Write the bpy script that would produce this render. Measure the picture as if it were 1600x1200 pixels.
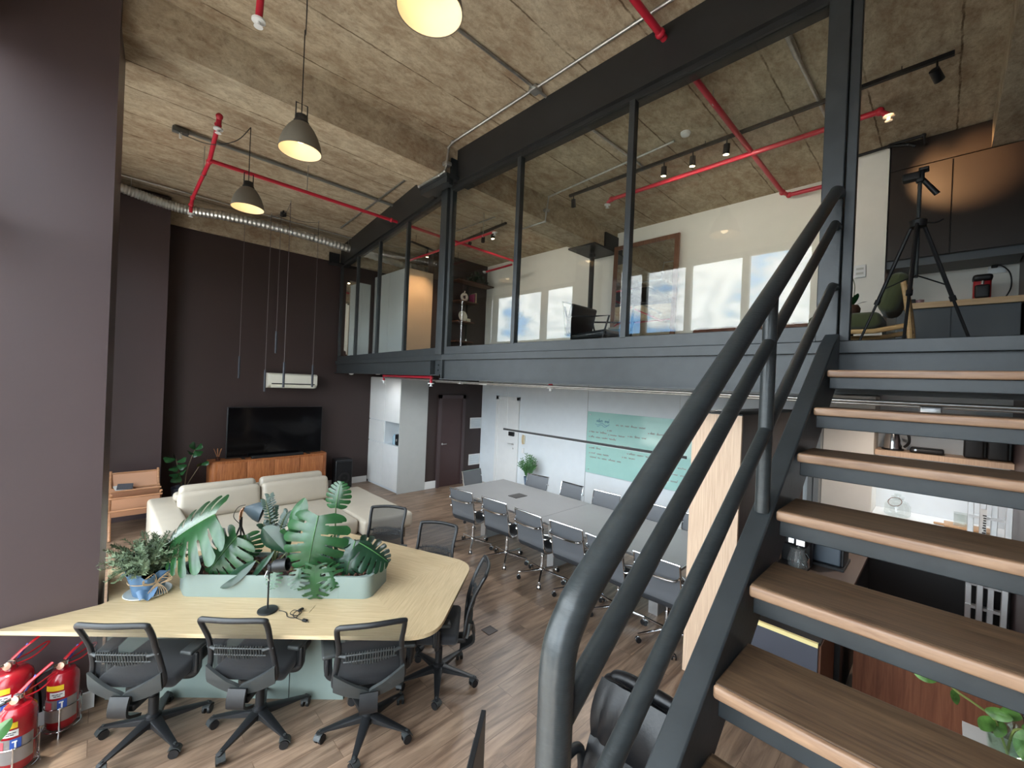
import bpy, bmesh, math, random
from math import pi, sin, cos, radians
from mathutils import Vector, Matrix
for o in list(bpy.data.objects): bpy.data.objects.remove(o)
SC = bpy.context.scene
COL = SC.collection
random.seed(7)

# ------------------------------------------------------------------ camera
F_PX, YAW, PITCH, ROLL, EYE = 657.0, 44.2836, -0.1355, 2.413, 2.53
cam = bpy.data.cameras.new('camera'); cam.sensor_fit = 'HORIZONTAL'; cam.sensor_width = 36.0
cam.lens = F_PX / 1600.0 * 36.0; cam.clip_start = 0.02; cam.clip_end = 500
camo = bpy.data.objects.new('camera', cam); COL.objects.link(camo); SC.camera = camo
ya, pa, ra = radians(YAW), radians(PITCH), radians(ROLL)
fwd = Vector((sin(ya)*cos(pa), cos(ya)*cos(pa), sin(pa))); rt = Vector((cos(ya), -sin(ya), 0)); up = rt.cross(fwd)
r2 = cos(ra)*rt + sin(ra)*up; u2 = -sin(ra)*rt + cos(ra)*up
camo.matrix_world = Matrix(((r2.x, u2.x, -fwd.x, 0), (r2.y, u2.y, -fwd.y, 0), (r2.z, u2.z, -fwd.z, EYE), (0, 0, 0, 1)))

# ------------------------------------------------------------------ exposure, world sky
SC.view_settings.view_transform = 'Standard'; SC.view_settings.look = 'None'
SC.view_settings.exposure = 0.75; SC.view_settings.gamma = 1.0; SC.view_settings.use_curve_mapping = False
SC.cycles.use_denoising = True
SC.cycles.max_bounces = 10; SC.cycles.diffuse_bounces = 5; SC.cycles.glossy_bounces = 5
SC.cycles.transparent_max_bounces = 24; SC.cycles.sample_clamp_indirect = 6.0
SC.cycles.caustics_reflective = False; SC.cycles.caustics_refractive = False

def nd(nt, t, **kw):
    n = nt.nodes.new(t)
    for k, v in kw.items(): setattr(n, k, v)
    return n
def ramp(nt, stops, interp='LINEAR'):
    r = nd(nt, 'ShaderNodeValToRGB'); e = r.color_ramp.elements; r.color_ramp.interpolation = interp
    while len(e) < len(stops): e.new(0.5)
    for i, (p, c) in enumerate(stops): e[i].position = p; e[i].color = c if len(c) == 4 else (*c, 1)
    return r
SKY_STRENGTH = 7.5
w = bpy.data.worlds.new('sky'); SC.world = w; w.use_nodes = True; nt = w.node_tree; nt.nodes.clear()
tc = nd(nt, 'ShaderNodeTexCoord'); sep = nd(nt, 'ShaderNodeSeparateXYZ'); nt.links.new(tc.outputs['Generated'], sep.inputs[0])
mp = nd(nt, 'ShaderNodeMapping'); mp.inputs['Scale'].default_value = (1.0, 1.0, 1.9); mp.inputs['Location'].default_value = (0.3, 1.7, 0.4)
nt.links.new(tc.outputs['Generated'], mp.inputs[0])
nz = nd(nt, 'ShaderNodeTexNoise'); nz.inputs['Scale'].default_value = 7.0; nz.inputs['Detail'].default_value = 9; nz.inputs['Roughness'].default_value = 0.56
nt.links.new(mp.outputs[0], nz.inputs['Vector'])
cl = ramp(nt, [(0.37, (0.22, 0.46, 0.80)), (0.42, (0.58, 0.68, 0.78)), (0.49, (1.05, 1.05, 1.04)), (0.56, (0.66, 0.70, 0.75)), (0.63, (1.1, 1.1, 1.1)), (0.70, (.7, .74, .78))])
nt.links.new(nz.outputs['Fac'], cl.inputs[0])
gr = ramp(nt, [(0.495, (0.20, 0.20, 0.19)), (0.51, (0.75, 0.78, 0.80)), (0.60, (1, 1, 1))])
mz = nd(nt, 'ShaderNodeMath', operation='MULTIPLY_ADD'); mz.inputs[1].default_value = 0.5; mz.inputs[2].default_value = 0.5
nt.links.new(sep.outputs['Z'], mz.inputs[0]); nt.links.new(mz.outputs[0], gr.inputs[0])
mu = nd(nt, 'ShaderNodeMix', data_type='RGBA', blend_type='MULTIPLY'); mu.inputs[0].default_value = 1
nt.links.new(cl.outputs[0], mu.inputs[6]); nt.links.new(gr.outputs[0], mu.inputs[7])
bg = nd(nt, 'ShaderNodeBackground'); bg.inputs['Strength'].default_value = SKY_STRENGTH
wo = nd(nt, 'ShaderNodeOutputWorld'); nt.links.new(mu.outputs[2], bg.inputs[0]); nt.links.new(bg.outputs[0], wo.inputs[0])

# sun, high over the window side
sl = bpy.data.lights.new('sun', 'SUN'); sl.energy = 5.0; sl.angle = radians(2.0); sl.color = (1, 0.93, 0.84)
so = bpy.data.objects.new('sun', sl); COL.objects.link(so)
so.rotation_euler = Vector((0.20, -0.10, -1.0)).to_track_quat('-Z', 'Y').to_euler(); so.location = (-6, 5, 12)
# window portals: they only guide the daylight sampling
for (ya0, ya1) in ((-0.45, 4.30), (4.95, 9.25)):
    pl = bpy.data.lights.new('window_portal', 'AREA'); pl.shape = 'RECTANGLE'; pl.size = 4.5; pl.size_y = ya1 - ya0; pl.cycles.is_portal = True
    po = bpy.data.objects.new('window_portal', pl); COL.objects.link(po); po.location = (-0.75, (ya0+ya1)/2, 2.35)
    po.rotation_euler = (0, radians(-90), 0)

# ------------------------------------------------------------------ materials
def S(r, g, b):
    f = lambda c: (c/255/12.92) if c/255 <= 0.04045 else ((c/255+0.055)/1.055)**2.4
    return (f(r), f(g), f(b))
MATS = {}
def mat(name, col, rough=0.5, metal=0.0, spec=0.5, var=0.0, vscale=6.0, bump=0.0, bscale=60.0, coat=0.0, stretch=(1, 1, 1), sheen=0.0):
    if name in MATS: return MATS[name]
    m = bpy.data.materials.new(name); m.use_nodes = True; nt = m.node_tree; p = nt.nodes['Principled BSDF']
    p.inputs['Roughness'].default_value = rough; p.inputs['Metallic'].default_value = metal
    p.inputs['Specular IOR Level'].default_value = spec; p.inputs['Coat Weight'].default_value = coat; p.inputs['Sheen Weight'].default_value = sheen
    g = nd(nt, 'ShaderNodeNewGeometry')
    mpn = nd(nt, 'ShaderNodeMapping'); mpn.inputs['Scale'].default_value = stretch; nt.links.new(g.outputs['Position'], mpn.inputs[0])
    n = nd(nt, 'ShaderNodeTexNoise'); n.inputs['Scale'].default_value = vscale; n.inputs['Detail'].default_value = 5
    nt.links.new(mpn.outputs[0], n.inputs['Vector'])
    v = max(var, 0.02)
    r = ramp(nt, [(0.3, tuple(c*(1-v) for c in col)), (0.7, tuple(min(1, c*(1+v)) for c in col))])
    nt.links.new(n.outputs['Fac'], r.inputs[0]); nt.links.new(r.outputs[0], p.inputs['Base Color'])
    if bump:
        n2 = nd(nt, 'ShaderNodeTexNoise'); n2.inputs['Scale'].default_value = bscale; n2.inputs['Detail'].default_value = 4
        nt.links.new(mpn.outputs[0], n2.inputs['Vector'])
        b = nd(nt, 'ShaderNodeBump'); b.inputs['Strength'].default_value = bump; b.inputs['Distance'].default_value = 0.01
        nt.links.new(n2.outputs['Fac'], b.inputs['Height']); nt.links.new(b.outputs[0], p.inputs['Normal'])
    MATS[name] = m; return m
def emit(name, col, s):
    if name in MATS: return MATS[name]
    m = bpy.data.materials.new(name); m.use_nodes = True; nt = m.node_tree; p = nt.nodes['Principled BSDF']
    p.inputs['Base Color'].default_value = (*col, 1); p.inputs['Emission Color'].default_value = (*col, 1); p.inputs['Emission Strength'].default_value = s
    MATS[name] = m; return m
def glassy(name, tint=(0.97, 0.99, 0.98), r0=0.045, opaque=0.0, col=(0.1, 0.1, 0.1), rough=0.0, gain=1.0):
    """see-through sheet: straight transmission plus a facing-angle reflection; opaque adds a diffuse share (mesh cloth, film)"""
    m = bpy.data.materials.new(name); m.use_nodes = True; nt = m.node_tree; nt.nodes.clear()
    out = nd(nt, 'ShaderNodeOutputMaterial'); t = nd(nt, 'ShaderNodeBsdfTransparent'); t.inputs[0].default_value = (*tint, 1)
    gl = nd(nt, 'ShaderNodeBsdfGlossy'); gl.inputs['Roughness'].default_value = rough; gl.inputs[0].default_value = (1, 1, 1, 1)
    lw = nd(nt, 'ShaderNodeLayerWeight'); lw.inputs[0].default_value = 0.5
    pw = nd(nt, 'ShaderNodeMath', operation='POWER'); pw.inputs[1].default_value = 5.0; nt.links.new(lw.outputs['Facing'], pw.inputs[0])
    ma = nd(nt, 'ShaderNodeMath', operation='MULTIPLY_ADD'); ma.inputs[1].default_value = (1-r0)*gain; ma.inputs[2].default_value = r0*gain; ma.use_clamp = True
    nt.links.new(pw.outputs[0], ma.inputs[0])
    mx = nd(nt, 'ShaderNodeMixShader'); nt.links.new(ma.outputs[0], mx.inputs[0]); nt.links.new(t.outputs[0], mx.inputs[1]); nt.links.new(gl.outputs[0], mx.inputs[2])
    last = mx
    if opaque:
        d = nd(nt, 'ShaderNodeBsdfPrincipled'); d.inputs['Base Color'].default_value = (*col, 1); d.inputs['Roughness'].default_value = 0.6
        m2 = nd(nt, 'ShaderNodeMixShader'); m2.inputs[0].default_value = opaque; nt.links.new(mx.outputs[0], m2.inputs[1]); nt.links.new(d.outputs[0], m2.inputs[2]); last = m2
    nt.links.new(last.outputs[0], out.inputs[0]); MATS[name] = m; return m
def wood(name, c0, c1, scale=9.0, rough=0.45, rot=0.0, axis='X', contrast=(0.3, 0.7), stretch=14.0, bump=0.05, plank=None):
    """wood grain running along one axis (rot turns it about Z); plank=(length,width) adds board joints"""
    if name in MATS: return MATS[name]
    m = bpy.data.materials.new(name); m.use_nodes = True; nt = m.node_tree; p = nt.nodes['Principled BSDF']; p.inputs['Roughness'].default_value = rough
    g = nd(nt, 'ShaderNodeNewGeometry'); mpn = nd(nt, 'ShaderNodeMapping'); mpn.inputs['Rotation'].default_value = (0, 0, -rot); nt.links.new(g.outputs['Position'], mpn.inputs[0])
    st = nd(nt, 'ShaderNodeMapping'); sc = {'X': (1, stretch, stretch), 'Y': (stretch, 1, stretch), 'Z': (stretch, stretch, 1)}[axis]; st.inputs['Scale'].default_value = sc
    nt.links.new(mpn.outputs[0], st.inputs[0])
    vec = st.outputs[0]; br = None
    if plank:
        br = nd(nt, 'ShaderNodeTexBrick'); br.offset = 0.37; br.inputs['Scale'].default_value = 1.0; br.inputs['Brick Width'].default_value = plank[0]; br.inputs['Row Height'].default_value = plank[1]
        br.inputs['Mortar Size'].default_value = 0.0022; br.inputs['Mortar Smooth'].default_value = 0.3; br.inputs['Bias'].default_value = 0.0
        br.inputs['Color1'].default_value = (0, 0, 0, 1); br.inputs['Color2'].default_value = (1, 1, 1, 1); br.inputs['Mortar'].default_value = (0.5, 0.5, 0.5, 1)
        nt.links.new(mpn.outputs[0], br.inputs['Vector'])
        sh = nd(nt, 'ShaderNodeVectorMath', operation='MULTIPLY_ADD'); sh.inputs[1].default_value = (7, 13, 3); nt.links.new(br.outputs['Color'], sh.inputs[0]); nt.links.new(st.outputs[0], sh.inputs[2]); vec = sh.outputs[0]
    n = nd(nt, 'ShaderNodeTexNoise'); n.inputs['Scale'].default_value = scale*0.25; n.inputs['Detail'].default_value = 8; n.inputs['Roughness'].default_value = 0.62; n.inputs['Distortion'].default_value = 0.6
    nt.links.new(vec, n.inputs['Vector'])
    r = ramp(nt, [(contrast[0], c0), (contrast[1], c1)]); nt.links.new(n.outputs['Fac'], r.inputs[0]); colo = r.outputs[0]
    if plank:
        hv = nd(nt, 'ShaderNodeMix', data_type='RGBA', blend_type='MULTIPLY'); hv.inputs[0].default_value = 1
        rr = ramp(nt, [(0, (0.86, 0.86, 0.86)), (1, (1.08, 1.05, 1.03))]); nt.links.new(br.outputs['Color'], rr.inputs[0])
        nt.links.new(colo, hv.inputs[6]); nt.links.new(rr.outputs[0], hv.inputs[7])
        h2 = nd(nt, 'ShaderNodeMix', data_type='RGBA', blend_type='MULTIPLY'); h2.inputs[7].default_value = (0.55, 0.5, 0.47, 1)
        nt.links.new(br.outputs['Fac'], h2.inputs[0]); nt.links.new(hv.outputs[2], h2.inputs[6]); colo = h2.outputs[2]
    nt.links.new(colo, p.inputs['Base Color'])
    if bump:
        b = nd(nt, 'ShaderNodeBump'); b.inputs['Strength'].default_value = bump; b.inputs['Distance'].default_value = 0.004; nt.links.new(n.outputs['Fac'], b.inputs['Height']); nt.links.new(b.outputs[0], p.inputs['Normal'])
    MATS[name] = m; return m
def concrete(name):
    m = bpy.data.materials.new(name); m.use_nodes = True; nt = m.node_tree; p = nt.nodes['Principled BSDF']; p.inputs['Roughness'].default_value = 0.9; p.inputs['Specular IOR Level'].default_value = 0.2
    g = nd(nt, 'ShaderNodeNewGeometry')
    def noise(scale, st, det=8, rough=0.6, dist=0.0):
        mm = nd(nt, 'ShaderNodeMapping'); mm.inputs['Scale'].default_value = st; nt.links.new(g.outputs['Position'], mm.inputs[0])
        n = nd(nt, 'ShaderNodeTexNoise'); n.inputs['Scale'].default_value = scale; n.inputs['Detail'].default_value = det; n.inputs['Roughness'].default_value = rough; n.inputs['Distortion'].default_value = dist
        nt.links.new(mm.outputs[0], n.inputs['Vector']); return n
    a = noise(0.7, (1, 1.5, 1), 10, 0.62, 0.4); b = noise(4.6, (1.0, 1.8, 1.5), 14, 0.82, 0.3); c = noise(15, (1, 1.6, 1.3), 8, 0.8)
    ra_ = ramp(nt, [(0.36, S(146, 124, 102)), (0.5, S(178, 162, 138)), (0.64, S(198, 188, 166))]); nt.links.new(a.outputs['Fac'], ra_.inputs[0])
    rb = ramp(nt, [(0.40, S(146, 120, 96)), (0.5, S(182, 166, 142)), (0.60, S(218, 206, 180))]); nt.links.new(b.outputs['Fac'], rb.inputs[0])
    m1 = nd(nt, 'ShaderNodeMix', data_type='RGBA', blend_type='MIX'); m1.inputs[0].default_value = 0.5; nt.links.new(ra_.outputs[0], m1.inputs[6]); nt.links.new(rb.outputs[0], m1.inputs[7])
    rc = ramp(nt, [(0.33, (0.52, 0.47, 0.42)), (0.47, (1, 1, 1)), (0.68, (1.12, 1.12, 1.1))]); nt.links.new(c.outputs['Fac'], rc.inputs[0])
    m2 = nd(nt, 'ShaderNodeMix', data_type='RGBA', blend_type='MULTIPLY'); m2.inputs[0].default_value = 0.7; nt.links.new(m1.outputs[2], m2.inputs[6]); nt.links.new(rc.outputs[0], m2.inputs[7])
    # formwork board joints along X, wobbling and broken
    wob = noise(5.0, (1, 1, 1), 4, 0.7); av = nd(nt, 'ShaderNodeVectorMath', operation='MULTIPLY_ADD'); av.inputs[1].default_value = (0.03, 0.035, 0); nt.links.new(wob.outputs['Color'], av.inputs[0]); nt.links.new(g.outputs['Position'], av.inputs[2])
    br = nd(nt, 'ShaderNodeTexBrick'); br.offset = 0.43; br.inputs['Scale'].default_value = 1; br.inputs['Brick Width'].default_value = 9.0; br.inputs['Row Height'].default_value = 0.61; br.inputs['Mortar Size'].default_value = 0.010; br.inputs['Mortar Smooth'].default_value = 0.6
    nt.links.new(av.outputs[0], br.inputs['Vector'])
    brk = noise(2.2, (1, 1, 1), 5, 0.7); rk = ramp(nt, [(0.36, (0, 0, 0)), (0.52, (1, 1, 1))]); nt.links.new(brk.outputs['Fac'], rk.inputs[0])
    mm = nd(nt, 'ShaderNodeMath', operation='MULTIPLY'); nt.links.new(br.outputs['Fac'], mm.inputs[0]); nt.links.new(rk.outputs[0], mm.inputs[1])
    m3 = nd(nt, 'ShaderNodeMix', data_type='RGBA', blend_type='MULTIPLY'); m3.inputs[7].default_value = (0.36, 0.32, 0.28, 1); nt.links.new(mm.outputs[0], m3.inputs[0]); nt.links.new(m2.outputs[2], m3.inputs[6])
    nt.links.new(m3.outputs[2], p.inputs['Base Color'])
    bp = nd(nt, 'ShaderNodeBump'); bp.inputs['Strength'].default_value = 0.5; bp.inputs['Distance'].default_value = 0.02; nt.links.new(b.outputs['Fac'], bp.inputs['Height']); nt.links.new(bp.outputs[0], p.inputs['Normal'])
    MATS[name] = m; return m

CONC = concrete('board_marked_concrete')
PLUM = mat('plum_brown_paint', S(75, 62, 63), 0.42, var=0.03, vscale=1.5, bump=0.04, bscale=180)
PLUMB = mat('shade_darkened_brown_paint', S(56, 43, 41), 0.5, var=0.03, vscale=1.5, bump=0.04, bscale=180)  # Browner plum paint; weak light at the far walls is darkened into it
PLUMD = mat('dark_plum_door_paint', S(66, 46, 46), 0.4)
WHITE = mat('white_wall_paint', S(222, 228, 232), 0.7, bump=0.03, bscale=200)
CREAM = mat('warm_white_wall_paint', S(240, 236, 227), 0.75, bump=0.03, bscale=200)
WHITEG = mat('white_trim_gloss', S(232, 233, 232), 0.35)
STEEL = mat('charcoal_steel_paint', S(50, 54, 56), 0.38, var=0.14, vscale=9, bump=0.06, bscale=40, spec=0.45)
STEELD = mat('near_black_steel_paint', S(36, 36, 36), 0.5, var=0.1)
RAILM = mat('charcoal_handrail_paint', S(46, 50, 51), 0.33, var=0.16, vscale=20, bump=0.08, bscale=50, stretch=(1, 1, 4))
BLACKP = mat('black_plastic', S(28, 29, 31), 0.42, bump=0.02, bscale=300)
BLACKD = mat('deep_black', S(20, 20, 22), 0.5)
GREYP = mat('grey_black_plastic', S(54, 57, 57), 0.45)
CHROME = mat('polished_chrome', (0.82, 0.82, 0.83), 0.12, metal=1.0)
GALV = mat('galvanised_conduit', (0.55, 0.55, 0.53), 0.36, metal=0.9, var=0.12, vscale=20)
ALU = mat('brushed_aluminium', (0.72, 0.72, 0.72), 0.35, metal=0.85)
RED = mat('fire_pipe_red', S(196, 42, 62), 0.35, var=0.06)
FLOORW = wood('oak_vinyl_floor', S(98, 78, 64), S(164, 139, 117), scale=6.5, rough=0.36, axis='X', stretch=9, contrast=(0.33, 0.68), plank=(1.22, 0.18), bump=0.04)
GLASS = glassy('clear_glass', gain=0.66)
GLASSW = glassy('window_glass', tint=(0.96, 0.98, 0.98))
TREADT = wood('walnut_tread', S(74, 56, 42), S(122, 97, 74), scale=16, rough=0.38, axis='Y', stretch=16)
TREADE = wood('bare_tread_edge', S(124, 92, 70), S(172, 138, 110), scale=16, rough=0.4, axis='Y', stretch=10)
SAGE = mat('sage_green_laminate', S(130, 144, 138), 0.5)
SOFA = mat('cream_leather', S(184, 174, 158), 0.5, var=0.03, bump=0.06, bscale=90)
SIDEB = wood('teak_veneer', S(140, 78, 44), S(192, 124, 76), scale=14, rough=0.4, axis='Z', stretch=12)
PALEW = wood('pale_ash_laminate', S(204, 170, 142), S(230, 202, 174), scale=14, rough=0.5, axis='Z', stretch=30)
DARKW = wood('dark_brown_laminate', S(62, 48, 42), S(84, 66, 57), scale=10, rough=0.5, axis='Z', stretch=11)
LEAF = mat('glossy_green_leaf', S(38, 76, 42), 0.27, var=0.35, vscale=7, spec=0.6)
LEAFL = mat('fresh_green_leaf', S(62, 106, 56), 0.33, var=0.3, vscale=9)
LEAFD = mat('deep_green_leaf', S(28, 54, 37), 0.28, var=0.3, vscale=9)
STEM = mat('plant_stem', S(86, 96, 60), 0.6)
ROSE = mat('rosemary_green', S(104, 122, 94), 0.6, var=0.3, vscale=20)
MESHB = glassy('black_chair_mesh', opaque=0.62, col=S(34, 35, 38), r0=0.0, gain=0.0)
MESHG = glassy('grey_sling_mesh', opaque=0.8, col=S(100, 102, 106), r0=0.0, gain=0.0)
MIRROR = mat('mirror_silver', (0.86, 0.87, 0.86), 0.02, metal=1.0)

# ------------------------------------------------------------------ mesh helpers
def V(*a): return Vector(a)
class MB:
    def __init__(s): s.v = []; s.f = []
    def add(s, vs, fs):
        k = len(s.v); s.v += [tuple(v) for v in vs]; s.f += [tuple(i+k for i in f) for f in fs]; return s
    def box(s, x0, x1, y0, y1, z0, z1):
        return s.add([(x0,y0,z0),(x1,y0,z0),(x1,y1,z0),(x0,y1,z0),(x0,y0,z1),(x1,y0,z1),(x1,y1,z1),(x0,y1,z1)],
                     [(3,2,1,0),(4,5,6,7),(0,1,5,4),(1,2,6,5),(2,3,7,6),(3,0,4,7)])
    def cbox(s, c, d, R=None):
        x, y, z = d[0]/2, d[1]/2, d[2]/2; c = Vector(c)
        vs = [Vector(q) for q in ((-x,-y,-z),(x,-y,-z),(x,y,-z),(-x,y,-z),(-x,-y,z),(x,-y,z),(x,y,z),(-x,y,z))]
        if R is not None: vs = [R @ q for q in vs]
        return s.add([c+q for q in vs], [(3,2,1,0),(4,5,6,7),(0,1,5,4),(1,2,6,5),(2,3,7,6),(3,0,4,7)])
    def rbox(s, c, d, r, n=3, R=None):
        """box with rounded edges"""
        c = Vector(c); h = [x/2 for x in d]; r = min(r, *h)
        idx = {}; vs = []; fs = []
        def param(hh):  # coords along an axis: n+1 rounded, then flat
            low = [-hh + r - r*cos(pi/2*i/n)*1.0 for i in range(n+1)]
            return low + [-q for q in reversed(low)]
        P = [param(h[k]) for k in range(3)]; L = 2*n+2
        def pt(i, j, k):
            q = (i, j, k)
            if q in idx: return idx[q]
            p = Vector((P[0][i], P[1][j], P[2][k])); inner = Vector([max(-h[a]+r, min(h[a]-r, p[a])) for a in range(3)])
            d_ = p - inner
            if d_.length > 1e-9: p = inner + d_.normalized()*r
            if R is not None: p = R @ p
            vs.append(c+p); idx[q] = len(vs)-1; return idx[q]
        E = L-1
        for i in range(E):
            for j in range(E):
                fs.append((pt(i,j,0), pt(i,j+1,0), pt(i+1,j+1,0), pt(i+1,j,0))); fs.append((pt(i,j,E), pt(i+1,j,E), pt(i+1,j+1,E), pt(i,j+1,E)))
                fs.append((pt(i,0,j), pt(i+1,0,j), pt(i+1,0,j+1), pt(i,0,j+1))); fs.append((pt(i,E,j), pt(i,E,j+1), pt(i+1,E,j+1), pt(i+1,E,j)))
                fs.append((pt(0,i,j), pt(0,i,j+1), pt(0,i+1,j+1), pt(0,i+1,j))); fs.append((pt(E,i,j), pt(E,i+1,j), pt(E,i+1,j+1), pt(E,i,j+1)))
        return s.add(vs, fs)
    def tube(s, path, r, n=10, closed=False, caps=True, flat=None):
        """round (or flat=(a,b) elliptical) section swept along a path; r may be a list"""
        P = [Vector(p) for p in path]; m = len(P); rs = r if isinstance(r, (list, tuple)) else [r]*m
        T = []
        for i in range(m):
            a = P[(i-1) % m] if (closed or i > 0) else P[i]; b = P[(i+1) % m] if (closed or i < m-1) else P[i]
            t = (b-a); T.append(t.normalized() if t.length > 1e-9 else Vector((0, 0, 1)))
        u = T[0].cross(Vector((0, 0, 1)))
        if u.length < 1e-4: u = T[0].cross(Vector((0, 1, 0)))
        u.normalize(); vs = []; fs = []
        for i in range(m):
            u = (u - T[i]*u.dot(T[i]));
            if u.length < 1e-6: u = T[i].orthogonal()
            u.normalize(); w_ = T[i].cross(u)
            for k in range(n):
                a = 2*pi*k/n; fa, fb = (flat if flat else (1, 1))
                vs.append(P[i] + rs[i]*(fa*cos(a)*u + fb*sin(a)*w_))
        for i in range(m if closed else m-1):
            j = (i+1) % m
            for k in range(n):
                q = (k+1) % n; fs.append((i*n+k, i*n+q, j*n+q, j*n+k))
        if caps and not closed: fs.append(tuple(reversed(range(n)))); fs.append(tuple((m-1)*n+k for k in range(n)))
        return s.add(vs, fs)
    def cyl(s, p0, p1, r0, r1=None, n=14): return s.tube([p0, p1], [r0, r0 if r1 is None else r1], n)
    def lathe(s, prof, c=(0, 0, 0), n=24, R=None, closed=False, cap0=True):
        c = Vector(c); vs = []; fs = []; m = len(prof)
        for (r, z) in prof:
            for k in range(n):
                a = 2*pi*k/n; q = Vector((r*cos(a), r*sin(a), z)); vs.append(c + (R @ q if R is not None else q))
        for i in range(m if closed else m-1):
            j = (i+1) % m
            for k in range(n):
                q = (k+1) % n; fs.append((i*n+k, i*n+q, j*n+q, j*n+k))
        if not closed:
            if cap0 and prof[0][0] > 1e-6: fs.append(tuple(reversed(range(n))))
            if prof[-1][0] > 1e-6: fs.append(tuple((m-1)*n+k for k in range(n)))
        return s.add(vs, fs)
    def prism(s, poly, z0, z1):
        n = len(poly); vs = [(x, y, z0) for x, y in poly] + [(x, y, z1) for x, y in poly]
        return s.add(vs, [tuple(reversed(range(n))), tuple(range(n, 2*n))] + [(i, (i+1) % n, n+(i+1) % n, n+i) for i in range(n)])
    def ring(s, outer, inner, z0, z1):
        n = len(outer); vs = [(*p, z0) for p in outer]+[(*p, z0) for p in inner]+[(*p, z1) for p in outer]+[(*p, z1) for p in inner]; fs = []
        for i in range(n):
            j = (i+1) % n
            fs += [(i, j, 2*n+j, 2*n+i), (n+j, n+i, 3*n+i, 3*n+j), (2*n+i, 2*n+j, 3*n+j, 3*n+i), (j, i, n+i, n+j)]
        return s.add(vs, fs)
    def ex(s, poly3, d):
        """extrude a 3-D polygon by vector d"""
        n = len(poly3); P = [Vector(p) for p in poly3]; d = Vector(d)
        return s.add(P+[p+d for p in P], [tuple(reversed(range(n))), tuple(range(n, 2*n))] + [(i, (i+1) % n, n+(i+1) % n, n+i) for i in range(n)])
    def grid(s, fn, nu, nv, thick=0.0, skip=None):
        vs = [Vector(fn(i/nu, j/nv)) for i in range(nu+1) for j in range(nv+1)]; fs = []
        for i in range(nu):
            for j in range(nv):
                if skip and skip((i+.5)/nu, (j+.5)/nv): continue
                a = i*(nv+1)+j; fs.append((a, a+nv+1, a+nv+2, a+1))
        if not thick: return s.add(vs, fs)
        N = len(vs); nrm = [Vector() for _ in vs]
        for f in fs:
            q = (vs[f[1]]-vs[f[0]]).cross(vs[f[3]]-vs[f[0]])
            for i in f: nrm[i] += q
        back = [v - (nn.normalized() if nn.length > 1e-12 else Vector((0, 0, 1)))*thick for v, nn in zip(vs, nrm)]
        ed = {}
        for f in fs:
            for k in range(4):
                e = (f[k], f[(k+1) % 4])
                if (e[1], e[0]) in ed: del ed[(e[1], e[0])]
                else: ed[e] = 1
        return s.add(vs+back, fs + [tuple(N+i for i in reversed(f)) for f in fs] + [(b, a, N+a, N+b) for a, b in ed])
    def sph(s, c, r, n=14, m=9, sc=(1, 1, 1), R=None):
        vs = []; fs = []; c = Vector(c)
        for i in range(m+1):
            for k in range(n):
                t = pi*i/m; a = 2*pi*k/n; q = Vector((r*sc[0]*sin(t)*cos(a), r*sc[1]*sin(t)*sin(a), r*sc[2]*cos(t))); vs.append(c+(R @ q if R is not None else q))
        for i in range(m):
            for k in range(n): q = (k+1) % n; fs.append((i*n+k, (i+1)*n+k, (i+1)*n+q, i*n+q))
        return s.add(vs, fs)
    def xf(s, M): s.v = [tuple(M @ Vector(v)) for v in s.v]; return s
def root_loc(p):
    while p.parent: p = p.parent
    return p.location
def build(name, mb, m, parent=None, sharp=38, bevel=0.0, seg=2):
    me = bpy.data.meshes.new(name); vs = mb.v
    if parent is not None:
        L = root_loc(parent); vs = [(x-L.x, y-L.y, z-L.z) for x, y, z in vs]; loc = None
    else:
        xs, ys, zs = zip(*vs); loc = Vector(((min(xs)+max(xs))/2, (min(ys)+max(ys))/2, min(zs))); vs = [(x-loc.x, y-loc.y, z-loc.z) for x, y, z in vs]
    me.from_pydata(vs, [], mb.f); me.materials.append(m)
    bm = bmesh.new(); bm.from_mesh(me); bmesh.ops.recalc_face_normals(bm, faces=bm.faces); bm.to_mesh(me); bm.free()
    me.polygons.foreach_set('use_smooth', [True]*len(me.polygons)); me.set_sharp_from_angle(angle=radians(sharp))
    o = bpy.data.objects.new(name, me); COL.objects.link(o)
    if parent is not None: o.parent = parent
    else: o.location = loc
    if bevel:
        b = o.modifiers.new('bevel', 'BEVEL'); b.width = bevel; b.segments = seg; b.limit_method = 'ANGLE'; b.angle_limit = radians(40); b.harden_normals = False
    return o
def tag(o, label=None, cat=None, group=None, kind=None):
    if label: o['label'] = label
    if cat: o['category'] = cat
    if group: o['group'] = group
    if kind: o['kind'] = kind
    return o
def thing(name, label, cat, loc=(0, 0, 0), group=None, kind=None):
    o = bpy.data.objects.new(name, None); COL.objects.link(o); o.location = loc; o.empty_display_size = 0.1
    return tag(o, label, cat, group, kind)
def one(name, mb, m, label, cat, group=None, **kw): return tag(build(name, mb, m, **kw), label, cat, group)
def struct(name, mb, m, label=None, cat=None, **kw): return tag(build(name, mb, m, **kw), label or 'the '+name.replace('_', ' ')+' of the room', cat or name.split('_')[0], None, 'structure')
def dup(root, loc, rotz=0.0, label=None, group=None):
    def cp(o, par):
        c = o.copy(); COL.objects.link(c); c.parent = par
        for ch in o.children: cp(ch, c)
        return c
    r = cp(root, None); r.location = loc; r.rotation_euler = (0, 0, rotz)
    if label: r['label'] = label
    if group: r['group'] = group
    return r
def lab(o, l): o['label'] = l; return o
def arc(c, a, b, r, t0, t1, n):
    c, a, b = Vector(c), Vector(a), Vector(b); return [c + r*(cos(t0+(t1-t0)*i/n)*a + sin(t0+(t1-t0)*i/n)*b) for i in range(n+1)]
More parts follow.
